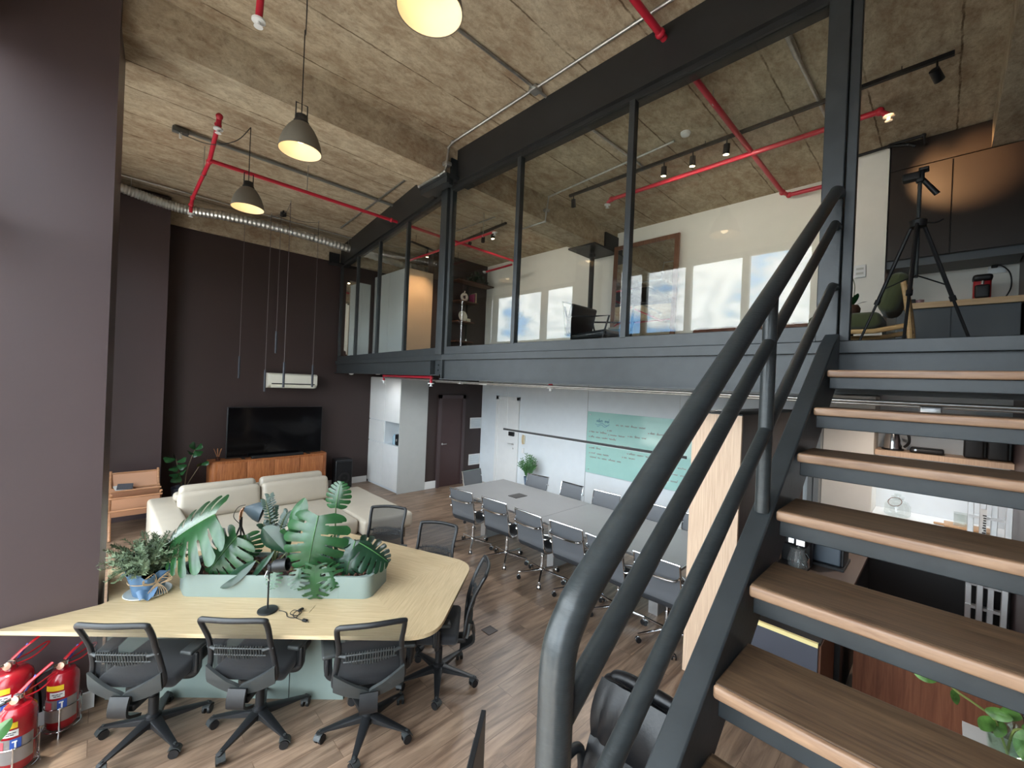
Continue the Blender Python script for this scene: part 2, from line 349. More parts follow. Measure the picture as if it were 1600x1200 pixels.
def smooth_path(pts, n=6):
    P = [Vector(p) for p in pts]; out = []
    for i in range(len(P)-1):
        p0 = P[max(i-1, 0)]; p1 = P[i]; p2 = P[i+1]; p3 = P[min(i+2, len(P)-1)]
        for k in range(n):
            t = k/n; out.append(0.5*((2*p1)+(-p0+p2)*t+(2*p0-5*p1+4*p2-p3)*t*t+(-p0+3*p1-3*p2+p3)*t**3))
    out.append(P[-1]); return out
def round_poly(poly, r, n=5):
    """round the corners of a 2-D polygon; r one radius or one per corner"""
    out = []; m = len(poly); rs = r if isinstance(r, (list, tuple)) else [r]*m
    for i in range(m):
        p = Vector(poly[i]); a = Vector(poly[i-1]); b = Vector(poly[(i+1) % m]); ua = (a-p).normalized(); ub = (b-p).normalized()
        rr = rs[i]
        if rr <= 0: out.append(tuple(p)); continue
        ang = math.acos(max(-1, min(1, ua.dot(ub)))); d = min(rr/math.tan(ang/2), (a-p).length*0.49, (b-p).length*0.49)
        s0 = p+ua*d; s1 = p+ub*d
        for k in range(n+1):
            t = k/n; out.append(tuple((1-t)**2*s0 + 2*t*(1-t)*p + t*t*s1))
    return out
RZ = lambda a: Matrix.Rotation(a, 3, 'Z'); RX = lambda a: Matrix.Rotation(a, 3, 'X'); RY = lambda a: Matrix.Rotation(a, 3, 'Y')

# ================================================================== SETTING
XW, YT, YR, XB, ZC = -0.62, 9.71, -0.53, 7.0, 5.48      # window wall, TV wall, right wall, rear wall, slab
DECK = 2.865
struct('floor', MB().box(XW-.3, XB+.2, YR-.2, YT+.2, -0.12, 0), FLOORW, 'wood plank floor of the whole room', 'floor')
struct('ceiling', MB().box(XW-.3, XB+.2, YR-.2, YT+.2, ZC, ZC+.2), CONC, 'raw board-marked concrete ceiling slab', 'ceiling')
struct('trim_1', MB().box(XW, XB, 4.45, 4.95, 5.10, ZC), CONC, 'deep concrete ceiling beam crossing the room over the desk', 'beam')
struct('trim_2', MB().box(.79, XB, 9.66, YT, 5.10, ZC), CONC, 'concrete ceiling beam above the dark television wall', 'beam')
struct('trim_3', MB().box(3.5, XB, YR, -0.27, 5.17, ZC), CONC, 'concrete ceiling beam beside the right-hand wall', 'beam')
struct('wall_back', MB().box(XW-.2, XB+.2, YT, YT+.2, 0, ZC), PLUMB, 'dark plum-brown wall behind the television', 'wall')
struct('wall_right', MB().box(XW-.2, XB+.2, YR-.2, YR, 0, ZC), PLUM, 'dark plum-brown wall beside the stairs', 'wall')
mb = MB().box(XB, XB+.2, YR, YT, 0, DECK)
struct('wall_rear', mb, WHITE, 'white wall of the meeting area under the mezzanine', 'wall')
struct('wall_rear_upper', MB().box(XB, XB+.2, YR, YT, DECK, ZC), CREAM, 'white rear wall of the mezzanine', 'wall')
struct('trim_4', MB().box(6.996, XB+.01, 4.965, 4.972, 0, 2.55), mat('joint_grey', S(150, 152, 152), .6), 'thin vertical panel joint in the white meeting wall', 'joint')
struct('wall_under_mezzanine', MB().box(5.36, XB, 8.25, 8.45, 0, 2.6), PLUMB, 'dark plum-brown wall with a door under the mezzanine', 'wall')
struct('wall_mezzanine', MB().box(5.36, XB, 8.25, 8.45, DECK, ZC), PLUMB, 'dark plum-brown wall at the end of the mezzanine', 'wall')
struct('wall_pier_near', MB().prism([(XW, 4.34), (.026, 4.34), (.068, 4.90), (XW, 4.90)], 0, ZC), PLUM, 'large plum-brown wall pier rising behind the desk', 'wall')
struct('wall_pier_far', MB().box(XW, .765, 9.30, YT, 0, 5.44), PLUM, 'plum-brown wall pier beside the fig tree', 'wall')
struct('wall_column', MB().box(6.5, XB, .55, 1.03, 0, 2.55), CREAM, 'pale column beside the kitchen niche', 'wall')
struct('wall_column_upper', MB().box(6.5, XB, .52, 1.1, DECK, ZC), CREAM, 'white column beside the upper kitchenette', 'wall')
struct('baseboard_back', MB().box(.79, 4.66, YT-.018, YT, 0, .14), WHITEG, 'white baseboard under the television wall', 'baseboard')
struct('baseboard_pier', MB().box(XW, .028, 4.322, 4.34, 0, .12), WHITEG, 'white baseboard at the foot of the near pier', 'baseboard')
struct('baseboard_rear', MB().box(5.36, 5.66, 8.232, 8.25, 0, .17).box(6.44, XB, 8.232, 8.25, 0, .17), WHITEG, 'white baseboard beside the dark door', 'baseboard')

# window wall on the left: frames, panes, roller-blind boxes
BLK = mat('black_window_frame', S(40, 41, 43), .45)
LIGHTF = mat('pale_grey_window_frame', S(196, 198, 196), .5)
LINTEL = 4.64
bays = [(4.90, 9.30, [4.90, 5.44, 6.325, 7.97, 9.30]), (YR, 4.34, [YR, .42, 1.29, 2.18, 3.065, 3.87, 4.34])]
k = 0
struct('wall_left', MB().box(XW-.25, XW, YR, YT, LINTEL+.32, ZC), CREAM, 'lintel wall above the tall windows', 'wall')
for (y0, y1, ys) in bays:
    for a, b in zip(ys[:-1], ys[1:]):
        k += 1
        f = MB(); t = .05 if y0 < 4 else .075
        for (z0, z1) in ((.06, .12), (3.42, 3.54), (LINTEL, LINTEL+.07)): f.box(XW-.10, XW-.02, a, b, z0, z1)
        for y in (a, b-t): f.box(XW-.10, XW-.02, y, y+t, .06, LINTEL+.07)
        fr = thing('window_%d' % k, ('tall black-framed window by the sofa, bay %d' if y0 > 4 else 'tall black-framed window before the near pier, bay %d') % k, 'window', (XW-.06, (a+b)/2, 0), kind='structure')
        build('window_frame', f, LIGHTF if y0 < 4 else BLK, fr)
        build('window_pane', MB().box(XW-.066, XW-.054, a+t, b-t, .12, 3.42).box(XW-.066, XW-.054, a+t, b-t, 3.54, LINTEL), GLASSW, fr)
        if b > 9: build('roller_blind', MB().box(XW-.012, XW-.008, a+.08, b-.08, .25, LINTEL+.08), mat('pale_green_blind', S(176, 180, 156), .8), fr)
        build('blind_box', MB().box(XW-.12, XW+.02, a+.01, b-.01, LINTEL+.08, LINTEL+.31), CREAM, fr)
struct('trim_5', MB().box(XW-.25, XW, YR, YT, -.1, .06), BLK, 'dark window sill track along the floor', 'sill')
# outside terrace seen through the low panes
struct('terrace', MB().box(XW-6, XW-.3, YR-3, YT+3, -.3, -.06), mat('terrace_paving', S(190, 180, 170), .8, var=.1), 'pale terrace paving outside the windows', 'terrace')

# ------------------------------------------------------------------ mezzanine
struct('mezzanine_floor', MB().prism([(3.26, YR), (XB, YR), (XB, YT), (3.86, YT), (3.30, 4.85), (3.26, 4.5)], 2.62, DECK), mat('dark_deck', S(86, 82, 78), .7), 'mezzanine deck over the meeting area', 'floor')
LO = V(3.205, 4.72, 0); LD = V(.122, .9925, 0).normalized(); LN = V(LD.y, -LD.x, 0)      # bent left bay of the facade
def lbox(mb, a0, a1, n0, n1, z0, z1):
    P = [LO+LD*a0+LN*n0, LO+LD*a1+LN*n0, LO+LD*a1+LN*n1, LO+LD*a0+LN*n1]
    return mb.prism([(p.x, p.y) for p in P], z0, z1)
LE = 5.02
t = thing('steel_edge_beam', 'long charcoal steel channel beam edging the mezzanine beside the stairs', 'beam', (3.2, 2, 2.54))
build('web', MB().box(3.19, 3.215, YR, 4.56, 2.55, 2.79), STEEL, t)
build('top_flange', MB().box(3.155, 3.27, YR, 4.56, 2.79, DECK), STEEL, t, bevel=.004)
build('bottom_flange', MB().box(3.14, 3.25, .50, 4.58, 2.538, 2.552), STEEL, t)
build('end_plate', MB().box(3.155, 3.25, 4.555, 4.575, 2.54, 2.79), STEEL, t)
t = thing('steel_edge_beam', 'shallower charcoal steel channel beam edging the mezzanine beside the television wall', 'beam', tuple(LO+LD*2.5)[:2]+(2.59,))
build('web', lbox(MB(), .14, LE, .02, .045, 2.60, 2.79), STEEL, t)
build('top_flange', lbox(MB(), -.14, LE, -.015, .10, 2.79, DECK), STEEL, t, bevel=.004)
build('bottom_flange', lbox(MB(), -.10, LE, -.03, .08, 2.588, 2.602), STEEL, t)
bp = build('splice_plate', lbox(MB(), -.12, .10, .01, .025, 2.60, 2.79).prism([(3.165, 4.84), (3.25, 4.84), (3.25, 4.855), (3.165, 4.855)], 2.60, 2.79), STEEL, t)
for z in (2.66, 2.73):
    p = LO+LD*0.0; build('bolt', MB().tube([p+V(.012, -.0, z), p+V(-.004, 0, z)], .012, 6), STEEL, bp)

t = thing('steel_top_beam', 'deep black steel beam under the ceiling above the glass beside the stairs', 'beam', (3.2, 2, 5.04))
build('web', MB().box(3.17, 3.20, YR, 4.42, 5.045, 5.47), STEELD, t); build('bottom_flange', MB().box(3.13, 3.36, YR, 4.42, 5.03, 5.046), STEELD, t)
t = thing('steel_top_beam', 'black steel beam under the ceiling above the far glass bay', 'beam', tuple(LO+LD*2.5)[:2]+(5.03,))
build('web', lbox(MB(), .26, LE, .0, .03, 5.045, 5.47), STEELD, t); build('bottom_flange', lbox(MB(), .26, LE, -.03, .16, 5.03, 5.046), STEELD, t)
t = thing('steel_bracket', 'grey steel bracket plate clasping the underside of the concrete beam', 'bracket', (3.1, 4.6, 5.0))
build('seat_plate', MB().box(2.97, 3.34, 4.36, 4.98, 5.06, 5.10), STEEL, t); build('side_plate', MB().box(3.08, 3.2, 4.415, 4.44, 5.10, 5.34), STEEL, t)
build('hanger', MB().box(2.98, 3.02, 4.36, 4.42, 4.98, 5.08).box(2.98, 3.10, 4.40, 4.96, 4.99, 5.06), STEEL, t)
t = thing('steel_bracket', 'small dark steel bracket where the far top beam meets the television wall', 'bracket', (3.75, 9.6, 4.98))
build('seat_plate', MB().box(3.55, 3.95, 9.40, 9.655, 5.00, 5.029), STEELD, t); build('side_plate', MB().box(3.55, 3.78, 9.63, 9.655, 5.03, 5.28), STEELD, t)

t = thing('steel_post', 'charcoal steel post where the two glass bays meet', 'post', (3.2, 4.64, DECK))
build('tube', MB().box(3.165, 3.28, 4.60, 4.74, DECK, 5.055), STEEL, t, bevel=.006)
build('jamb', MB().box(3.18, 3.25, 4.505, 4.555, DECK, 5.04), STEEL, t, bevel=.004)
t = thing('steel_post', 'tall charcoal steel post at the head of the stairs', 'post', (3.2, .5, DECK))
build('tube', MB().box(3.15, 3.25, .455, .565, DECK, 5.04), STEEL, t, bevel=.006)
build('jamb', MB().box(3.17, 3.23, .40, .45, DECK, 5.04), STEEL, t, bevel=.004)

t = thing('glass_partition', 'three-pane steel and glass partition beside the stairs', 'partition', (3.2, 2.5, DECK))
build('bottom_rail', MB().box(3.172, 3.228, .565, 4.505, DECK, 2.965), STEEL, t, bevel=.004)
build('top_rail', MB().box(3.172, 3.228, .565, 4.505, 4.985, 5.04), STEELD, t)
for y in (3.28, 1.925): build('mullion', MB().box(3.168, 3.232, y-.028, y+.028, 2.955, 4.985), STEEL, t, bevel=.004)
for a, b in ((.565, 1.897), (1.953, 3.252), (3.308, 4.505)): build('glass_pane', MB().box(3.196, 3.204, a, b, 2.965, 4.985), GLASS, t)
t = thing('glass_partition', 'four-pane steel and glass partition ending at the television wall', 'partition', tuple(LO+LD*2.5)[:2]+(DECK,))
build('bottom_rail', lbox(MB(), .03, LE-.05, .01, .06, DECK, 2.965), STEEL, t, bevel=.004)
build('top_rail', lbox(MB(), .03, LE-.05, .01, .06, 4.985, 5.04), STEELD, t)
ms = [.06, 1.24, 2.48, 3.74, 4.90]
for a in ms[1:-1]+[4.93]: build('mullion', lbox(MB(), a-.028, a+.028, .006, .064, 2.955, 4.985), STEEL, t, bevel=.004)
for a, b in zip(ms[:-1], ms[1:]): build('glass_pane', lbox(MB(), a+.028, b-.028, .031, .039, 2.965, 4.985), GLASS, t)

# doors and small fittings under the mezzanine
t = thing('door_1', 'dark plum flush door in the dark wall under the mezzanine', 'door', (6.05, 8.24, 0), kind='structure')
build('door_leaf', MB().box(5.74, 6.36, 8.225, 8.25, .005, 2.10), PLUMD, t)
build('door_frame', MB().box(5.66, 5.74, 8.20, 8.25, 0, 2.18).box(6.36, 6.44, 8.20, 8.25, 0, 2.18).box(5.66, 6.44, 8.20, 8.25, 2.10, 2.18), PLUM, t)
build('door_handle', MB().tube([(5.80, 8.225, 1.02), (5.80, 8.18, 1.02), (5.90, 8.18, 1.02)], .009, 8).lathe([(.024, 0), (.024, .008)], (5.80, 8.225, 1.02), 14, RX(pi/2)), ALU, t)
t = thing('door_2', 'white flush entrance door in the white meeting wall', 'door', (6.98, 7.27, 0), kind='structure')
build('door_leaf', MB().box(6.975, XB, 6.95, 7.58, .005, 2.12), WHITEG, t)
build('door_frame', MB().box(6.955, XB, 6.87, 6.95, 0, 2.20).box(6.955, XB, 7.58, 7.66, 0, 2.20).box(6.955, XB, 6.87, 7.66, 2.12, 2.20), WHITEG, t, bevel=.004)
build('door_handle', MB().tube([(6.975, 7.03, 1.10), (6.92, 7.03, 1.10), (6.92, 7.16, 1.10)], .010, 8).lathe([(.025, 0), (.025, .008)], (6.975, 7.03, 1.10), 14, RY(-pi/2)).lathe([(.02, 0), (.02, .008)], (6.975, 7.03, .99), 14, RY(-pi/2)), ALU, t)
build('smart_lock', MB().rbox((6.955, 7.08, 1.33), (.05, .17, .10), .01), BLACKD, t)
for z in (1.48, .56):
    t = thing('wall_vent', 'white louvred vent %s on the dark wall beside the white corner' % ('at head height' if z > 1 else 'at knee height'), 'vent', (6.82, 8.24, z), 'wall vents by the dark door')
    build('frame', MB().ring([(6.63, 0), (6.99, 0), (6.99, .27), (6.63, .27)], [(6.65, .02), (6.97, .02), (6.97, .25), (6.65, .25)], 0, .018).xf(Matrix.Translation((0, 8.25, z-.135)) @ Matrix.Rotation(pi/2, 4, 'X')), WHITEG, t)
    m_ = MB()
    for q in range(7): m_.cbox((6.81, 8.242, z-.105+q*.035), (.325, .02, .012), RX(.5))
    m_.box(6.64, 6.98, 8.246, 8.25, z-.12, z+.12); build('louvre', m_, WHITE, t)
t = thing('intercom_handset', 'cream wall intercom handset beside the white door', 'intercom', (6.97, 6.70, 1.15))
build('cradle', MB().rbox((6.98, 6.70, 1.24), (.03, .075, .20), .01), mat('ivory', S(226, 216, 190), .5), t)
build('handset', MB().tube(smooth_path([(6.965, 6.70, 1.15), (6.945, 6.70, 1.18), (6.94, 6.70, 1.25), (6.945, 6.70, 1.31), (6.965, 6.70, 1.34)]), [.026]*3+[.018]*19+[.026]*3, 8), mat('tan_handset', S(212, 190, 150), .5), t)
one('light_switch', MB().rbox((6.99, 6.72, .98), (.02, .075, .115), .006), WHITEG, 'small white switch plate under the intercom handset', 'switch')

# ------------------------------------------------------------------ staircase
TX0, TG, TZ0, TR, TY1, TY0 = 2.745, .2944, 2.670, .1949, .436, -.50
sl_ = TR/TG
t = thing('staircase', 'open-riser staircase of brown treads on charcoal steel', 'staircase', (1.5, 0, 0))
for i in range(14):
    x = TX0 - i*TG; z = TZ0 - i*TR
    if z < .1: break
    tr = build('tread', MB().box(x+.012, x+.30, TY0, TY1-.004, z-.038, z), TREADT, t, bevel=.006, seg=3)
    build('nosing', MB().rbox((x+.006, (TY0+TY1)/2-.002, z-.0195), (.022, TY1-TY0-.004, .0385), .010, 3), TREADE, tr)
    build('tread_support', MB().box(x+.022, x+.05, TY0, TY1-.012, z-.098, z-.038).box(x+.05, x+.27, TY0, TY1-.012, z-.05, z-.038), STEEL, t, bevel=.003)
def stringer(y0, y1):
    nz_ = lambda x: TZ0 + (x-TX0)*sl_
    pts = [(3.13, nz_(3.13)-.02), (2.96, nz_(2.96)+.008), (-1.25, nz_(-1.25)+.008), (-1.25, 0), (-.93, 0), (3.13, nz_(3.13)-.31)]
    pts = [(x, max(z, 0)) for x, z in pts]
    return MB().ex([(x, y0, z) for x, z in pts], (0, y1-y0, 0))
build('stringer', stringer(.438, .512), STEEL, t, bevel=.006)
build('stringer', stringer(-.528, -.502), STEEL, t)
YH = .475
rl = lambda x, o: (x, YH, TZ0 + (x-TX0)*sl_ + o)
bend = [(.608, YH, .60), (.608, YH, 1.93), (.608, YH, 2.00), (.616, YH, 2.055), (.645, YH, 2.100), (.70, YH, 2.150)]
hr = build('handrail', MB().tube(bend[:2]+smooth_path(bend[1:]+[rl(1.0, .845)], 6)[1:]+[rl(3.06, .858), (3.10, YH, rl(3.06, .858)[2]+.012), (3.15, YH, rl(3.06, .858)[2]+.014)], .0325, 20), RAILM, t)
build('rail', MB().tube([rl(.608, .648), rl(3.06, .665), (3.15, YH, rl(3.06, .665)[2]+.01)], .0235, 16), RAILM, t)
build('rail', MB().tube([rl(.608, .335), rl(3.06, .30), (3.15, YH, rl(3.06, .30)[2]+.01)], .0235, 16), RAILM, t)
build('baluster', MB().tube([rl(1.842, .0), rl(1.842, .84)], .0255, 18), RAILM, t)

# ================================================================== DESK AND ITS CHAIRS
A45 = math.atan2(-1.60, 1.71)
OAKA = wood('pale_oak_long', S(186, 162, 124), S(213, 191, 154), scale=16, rough=.42, rot=A45, axis='X', stretch=22)
OAKB = wood('pale_oak_end', S(183, 159, 121), S(211, 188, 151), scale=16, rough=.42, rot=math.atan2(.44, .57), axis='X', stretch=22)
OAKC = wood('pale_oak_back', S(186, 162, 124), S(213, 191, 154), scale=16, rough=.42, rot=math.atan2(1.0, -.4), axis='X', stretch=22)
t = thing('office_desk', 'large pale oak faceted desk with a planted trough, wrapped round the near pier', 'desk', (1.1, 3.9, 0))
P0, P1, P2, P3, P4_ = (-.47, 4.33), (1.70, 2.40), (2.66, 3.17), (2.06, 4.66), (1.9, 5.02)
outer = round_poly([P0, P1, P2, P3, (1.75, 5.05), (.085, 5.05), (.085, 4.36), (.04, 4.335)], [.0, .26, .28, .2, .1, .02, 0, 0], 8)
S1, S2 = (1.59, 3.20), (1.72, 3.20)       # seam starts by the trough
def side(p, a, b): return (b[0]-a[0])*(p[1]-a[1]) - (b[1]-a[1])*(p[0]-a[0])
def clip(poly, a, b, keep):
    out = []
    for i in range(len(poly)):
        p, q = poly[i], poly[(i+1) % len(poly)]; sp, sq = side(p, a, b)*keep, side(q, a, b)*keep
        if sp >= 0: out.append(p)
        if sp*sq < 0: u = sp/(sp-sq); out.append((p[0]+(q[0]-p[0])*u, p[1]+(q[1]-p[1])*u))
    return out
m1a, m1b = (1.66, 3.23), (1.57, 2.55); m2a, m2b = (1.66, 3.23), (2.62, 3.29)
end = clip(clip(outer, m1a, m1b, 1), m2a, m2b, -1)
front = clip(outer, m1a, m1b, -1); front = clip(front, (1.66, 3.23), (.06, 4.65), 1)
back = clip(clip(outer, m2a, m2b, 1), (1.66, 3.23), (.06, 4.65), -1)
for nm, poly, mm in (('front', front, OAKA), ('end', end, OAKB), ('back', back, OAKC)):
    build('desk_panel', MB().prism(poly, .722, .75), mm, t)
one('cable_cover', MB().cbox((1.12, 3.36, .7515), (.20, .10, .003), RZ(A45)), OAKA, 'flush cable flap cut in the desk top beside the trough', 'cable flap')
u = V(.7303, -.6832, 0); n_ = V(.6832, .7303, 0)
def dpt(a, b, z): p = V(.05, 4.50, 0) + u*a + n_*b; return (p.x, p.y, z)
# pedestal
ped = [(-.02, 4.33), (.45, 4.03), (1.40, 3.16), (1.62, 3.30), (1.75, 3.5), (.7, 4.6), (.03, 4.6)]
build('pedestal', MB().prism([(.085, 4.36), (.47, 4.06), (1.42, 3.20), (1.95, 3.62), (1.5, 4.45), (.5, 4.9), (.085, 4.9)], 0.0, .722), SAGE, t)
build('panel_joint', MB().cbox((1.11, 3.478, .36), (.004, .004, .70), RZ(A45)), BLACKD, t)

TRO = round_poly([(.505, 4.10), (1.585, 3.155), (1.855, 3.37), (1.80, 3.56), (.74, 4.50), (.50, 4.33)], [.10, .09, .07, .06, .1, .1], 6)
cx_, cy_ = sum(p[0] for p in TRO)/len(TRO), sum(p[1] for p in TRO)/len(TRO)
ins = [(cx_+(x-cx_)*.955, cy_+(y-cy_)*.93) for x, y in TRO]
pl = thing('planter_trough', 'sage green faceted planter trough set along the oak desk top', 'planter', (1.15, 3.8, .75))
build('trough_wall', MB().ring(TRO, ins, .7505, .925), SAGE, pl)
build('trough_bottom', MB().prism(ins, .7505, .80), SAGE, pl)
build('panel_joint', MB().cbox((.70, 3.933, .838), (.003, .004, .17), RZ(A45)).cbox((1.40, 3.318, .838), (.003, .004, .17), RZ(A45)), mat('sage_joint', S(120, 140, 132), .6), pl)
bark = MB(); rnd = random.Random(3)
for i in range(1100):
    x, y = rnd.uniform(.5, 1.84), rnd.uniform(3.15, 4.5)
    dd = [side((x, y), ins[j], ins[(j+1) % len(ins)])/max(1e-6, math.dist(ins[j], ins[(j+1) % len(ins)])) for j in range(len(ins))]; ok = min(dd) > .012 or max(dd) < -.012
    if not ok: continue
    R = Matrix.Rotation(rnd.uniform(0, 6), 3, 'Z') @ Matrix.Rotation(rnd.uniform(0, 6), 3, 'X'); s_ = rnd.uniform(.010, .021)
    bark.rbox((x, y, .885+rnd.uniform(0, .022)), (s_*2, s_*1.5, s_*1.1), s_*.5, 1, R)
bk = tag(build('bark_chips', bark, mat('pine_bark', S(92, 62, 48), .8, var=.5, vscale=22)), 'loose brown bark chips filling the planter trough', 'bark', None, 'stuff')
build('soil_bed', MB().prism(ins, .80, .886), mat('potting_soil', S(48, 36, 30), .9, var=.3, vscale=30), pl)

# --- plants in the trough
PALER = mat('pale_midrib', S(150, 172, 110), .4)
def leafmap(base, tip, normal, width, shape, droop, cup, mb, nv=16, nu=5, notch=None, fold=0.0, deep=False):
    """leaf blade: base->tip midrib, normal the upper side; shape(v) is relative half width"""
    base, tip = Vector(base), Vector(tip); L = (tip-base).length; d = (tip-base).normalized(); nrm = Vector(normal); nrm = (nrm - d*nrm.dot(d)).normalized(); sd = d.cross(nrm)
    for sgn in (1, -1):
        def fn(a, b):
            v, uu = a, b; wv = shape(v)*width; q = base + d*(v*L + uu*wv*(.42 if not deep else -.30+.95*v)) + sd*sgn*uu*wv
            return q + nrm*(-droop*L*(v**2) - cup*wv*uu*uu - fold*wv*uu*0.5 + .012*L*sin(9*v+3*sgn)*uu)
        mb.grid(fn, nv, nu, 0.0, ((lambda a, b: notch(a, b, sgn)) if deep else (lambda a, b: b > .42 and notch(a, sgn))) if notch else None)
    return mb
heart = lambda v: max(.02, (sin(pi*min(1, v*.97+.05))**.55)*(1-.42*v)) * (1 if v < .96 else .5)
lance = lambda v: max(.01, sin(pi*min(1, v*.98+.01))**.8)
LOBES = (.0, .17, .33, .48, .62, .75, .87, 1.01)
def lobe(v):
    for k in range(len(LOBES)-1):
        if LOBES[k] <= v < LOBES[k+1]: return k, (v-LOBES[k])/(LOBES[k+1]-LOBES[k])
    return len(LOBES)-2, 1.0
def monst_shape(v):
    k, l = lobe(v); w_ = (sin(pi*min(1, v*.93+.075))**.62)*(1.06-.5*v); return max(.015, w_*(1-.20*abs(2*l-1)**2.5))
def stalk(mb, a, b, sag=.1, r=.006):
    a, b = Vector(a), Vector(b); m_ = (a+b)/2 + V(0, 0, sag); return mb.tube(smooth_path([a, m_, b], 6), [r*1.2]+[r]*12, 7)
def monstera(name, label, root, leaves, m=LEAF, cat='plant', group=None, wf=.62):
    root = Vector(root); th = thing(name, label, cat, root, group)
    stem = MB()
    for (b, tip, nrm, sz) in leaves:
        ks = [random.uniform(.26, .52) for _ in range(16)]
        def notch(a, u_, sgn):
            k, l = lobe(a); d_ = min(l, 1-l); q = k+(1 if l > .5 else 0)
            return 0 < q < len(LOBES)-1 and u_ > ks[q+(8 if sgn > 0 else 0)] and d_ < .05+.085*u_
        lf = leafmap(b, tip, nrm, (Vector(tip)-Vector(b)).length*wf*sz, monst_shape, .14, .26, MB(), 84, 9, notch, .20, True)
        lo = build('leaf', lf, m, th); B_, T_ = Vector(b), Vector(tip); d_ = (T_-B_).normalized(); n_2 = Vector(nrm); n_2 = (n_2-d_*n_2.dot(d_)).normalized(); L_ = (T_-B_).length
        build('midrib', MB().tube([B_+d_*L_*v_+n_2*(.003-.14*L_*v_*v_) for v_ in (0, .15, .3, .45, .6, .75, .9, .97)], [.006, .0055, .005, .004, .0035, .003, .002, .001], 6), LEAFL if m is not LEAFL else MATS['pale_midrib'], lo)
        stalk(stem, root+V(random.uniform(-.02, .02), random.uniform(-.02, .02), 0), b, .03, .006)
    build('stem', stem, STEM, th); return th
CAMN = V(-.45, -.55, .70)
monstera('monstera_plant', 'leftmost swiss cheese plant in the desk trough with a big split leaf over the rosemary', (.84, 4.02, .865),
  [((.69, 4.10, 1.36), (.36, 4.33, 1.13), (-.25, -.5, .85), 1.5), ((.82, 3.96, 1.19), (.62, 4.02, .93), (-.3, -.6, .75), 1.25), ((.90, 4.05, 1.16), (.92, 3.98, .98), CAMN, 1.2)])
monstera('monstera_plant', 'swiss cheese plant in the middle of the trough with one broad pale-veined split leaf', (1.27, 3.66, .865),
  [((1.31, 3.56, 1.37), (1.20, 3.50, .95), (-.45, -.65, .6), 1.15)], LEAF)
monstera('monstera_plant', 'swiss cheese plant with a single leaf held upright on a tall stem above the trough', (1.50, 3.62, .865),
  [((1.49, 3.66, 1.38), (1.515, 3.655, 1.60), (-.6, -.75, -.1), .95), ((1.50, 3.60, 1.12), (1.38, 3.72, 1.02), CAMN, .9)], LEAF)
monstera('monstera_plant', 'dark split-leaf plant at the right-hand end of the desk trough', (1.62, 3.45, .865),
  [((1.56, 3.40, 1.15), (1.46, 3.36, .90), (-.5, -.6, .6), 1.2), ((1.58, 3.37, 1.14), (1.78, 3.20, 1.00), (-.3, -.3, .9), 1.15), ((1.56, 3.42, 1.14), (1.66, 3.62, 1.10), (-.3, -.3, .9), 1.0)], LEAFD)
def lance_plant(name, label, root, leaves, m, group=None):
    root = Vector(root); th = thing(name, label, 'plant', root, group); stem = MB()
    for (b, tip, nrm, wd) in leaves:
        build('leaf', leafmap(b, tip, nrm, (Vector(tip)-Vector(b)).length*wd, lance, .10, .15, MB(), 18, 5, None, .25), m, th); stalk(stem, root, b, .02, .005)
    build('stem', stem, STEM, th); return th
lance_plant('bird_of_paradise_plant', 'plant with long paddle leaves hanging over the front edge of the trough', (1.03, 3.80, .865),
  [((.92, 3.78, 1.03), (.69, 3.90, .85), (-.2, -.5, .8), .20), ((1.03, 3.70, 1.11), (.86, 3.80, .90), (-.7, -.1, .6), .17), ((1.14, 3.77, 1.04), (.98, 3.90, 1.24), (-.55, -.8, .1), .30)], LEAFD)
lance_plant('bird_of_paradise_plant', 'plant with one narrow leaf pointing straight up in the middle of the trough', (1.18, 3.86, .865),
  [((1.18, 3.87, 1.10), (1.26, 3.81, 1.46), (-.75, -.6, .1), .20), ((1.19, 3.85, 1.05), (1.10, 3.80, 1.22), (-.6, -.6, .4), .22)], LEAF)
th = thing('zamioculcas_plant', 'feathery dark-leaved plant at the back of the trough behind the broad monstera leaf', 'plant', (1.12, 4.04, .865))
zl = MB(); zs = MB(); rnd = random.Random(11)
for (tx, ty, tz, bx) in ((1.10, 4.16, 1.44, 0), (1.05, 4.08, 1.42, 0), (1.20, 4.00, 1.30, 0), (1.28, 3.95, 1.16, 0), (1.12, 4.10, 1.34, 0), (1.24, 4.10, 1.28, 0), (1.02, 4.02, 1.24, 0)):
    pth = smooth_path([(1.12, 4.04, .865), ((1.12+tx)/2+.0, (4.04+ty)/2, (.865+tz)/2+.09), (tx, ty, tz)], 9); zs.tube(pth, [.007-.005*i/(len(pth)-1) for i in range(len(pth))], 6)
    for i in range(5, len(pth)):
        d = (pth[min(i+1, len(pth)-1)]-pth[i-1]).normalized(); sd = d.cross(V(-.5, -.6, .6)).normalized()
        for s_ in (1, -1):
            leafmap(pth[i], pth[i]+(d*.5+sd*s_)*rnd.uniform(.034, .048), V(-.5, -.6, .6), .010, lance, .05, .1, zl, 5, 2)
build('foliage', zl, LEAFD, th); build('stem', zs, STEM, th)
th = thing('philodendron_plant', 'plant with fingered leaves spilling over the front of the trough toward the black lamp', 'plant', (1.25, 3.56, .865))
ph = MB()
def fingered(b, tip, nrm, wd, mb):
    return leafmap(b, tip, nrm, (Vector(tip)-Vector(b)).length*wd, heart, .12, .15, mb, 60, 8, lambda a, u_, s: u_ > .2 and abs(((a*5.2) % 1)-.5) < .14+.17*u_ and a < .88, .12, True)
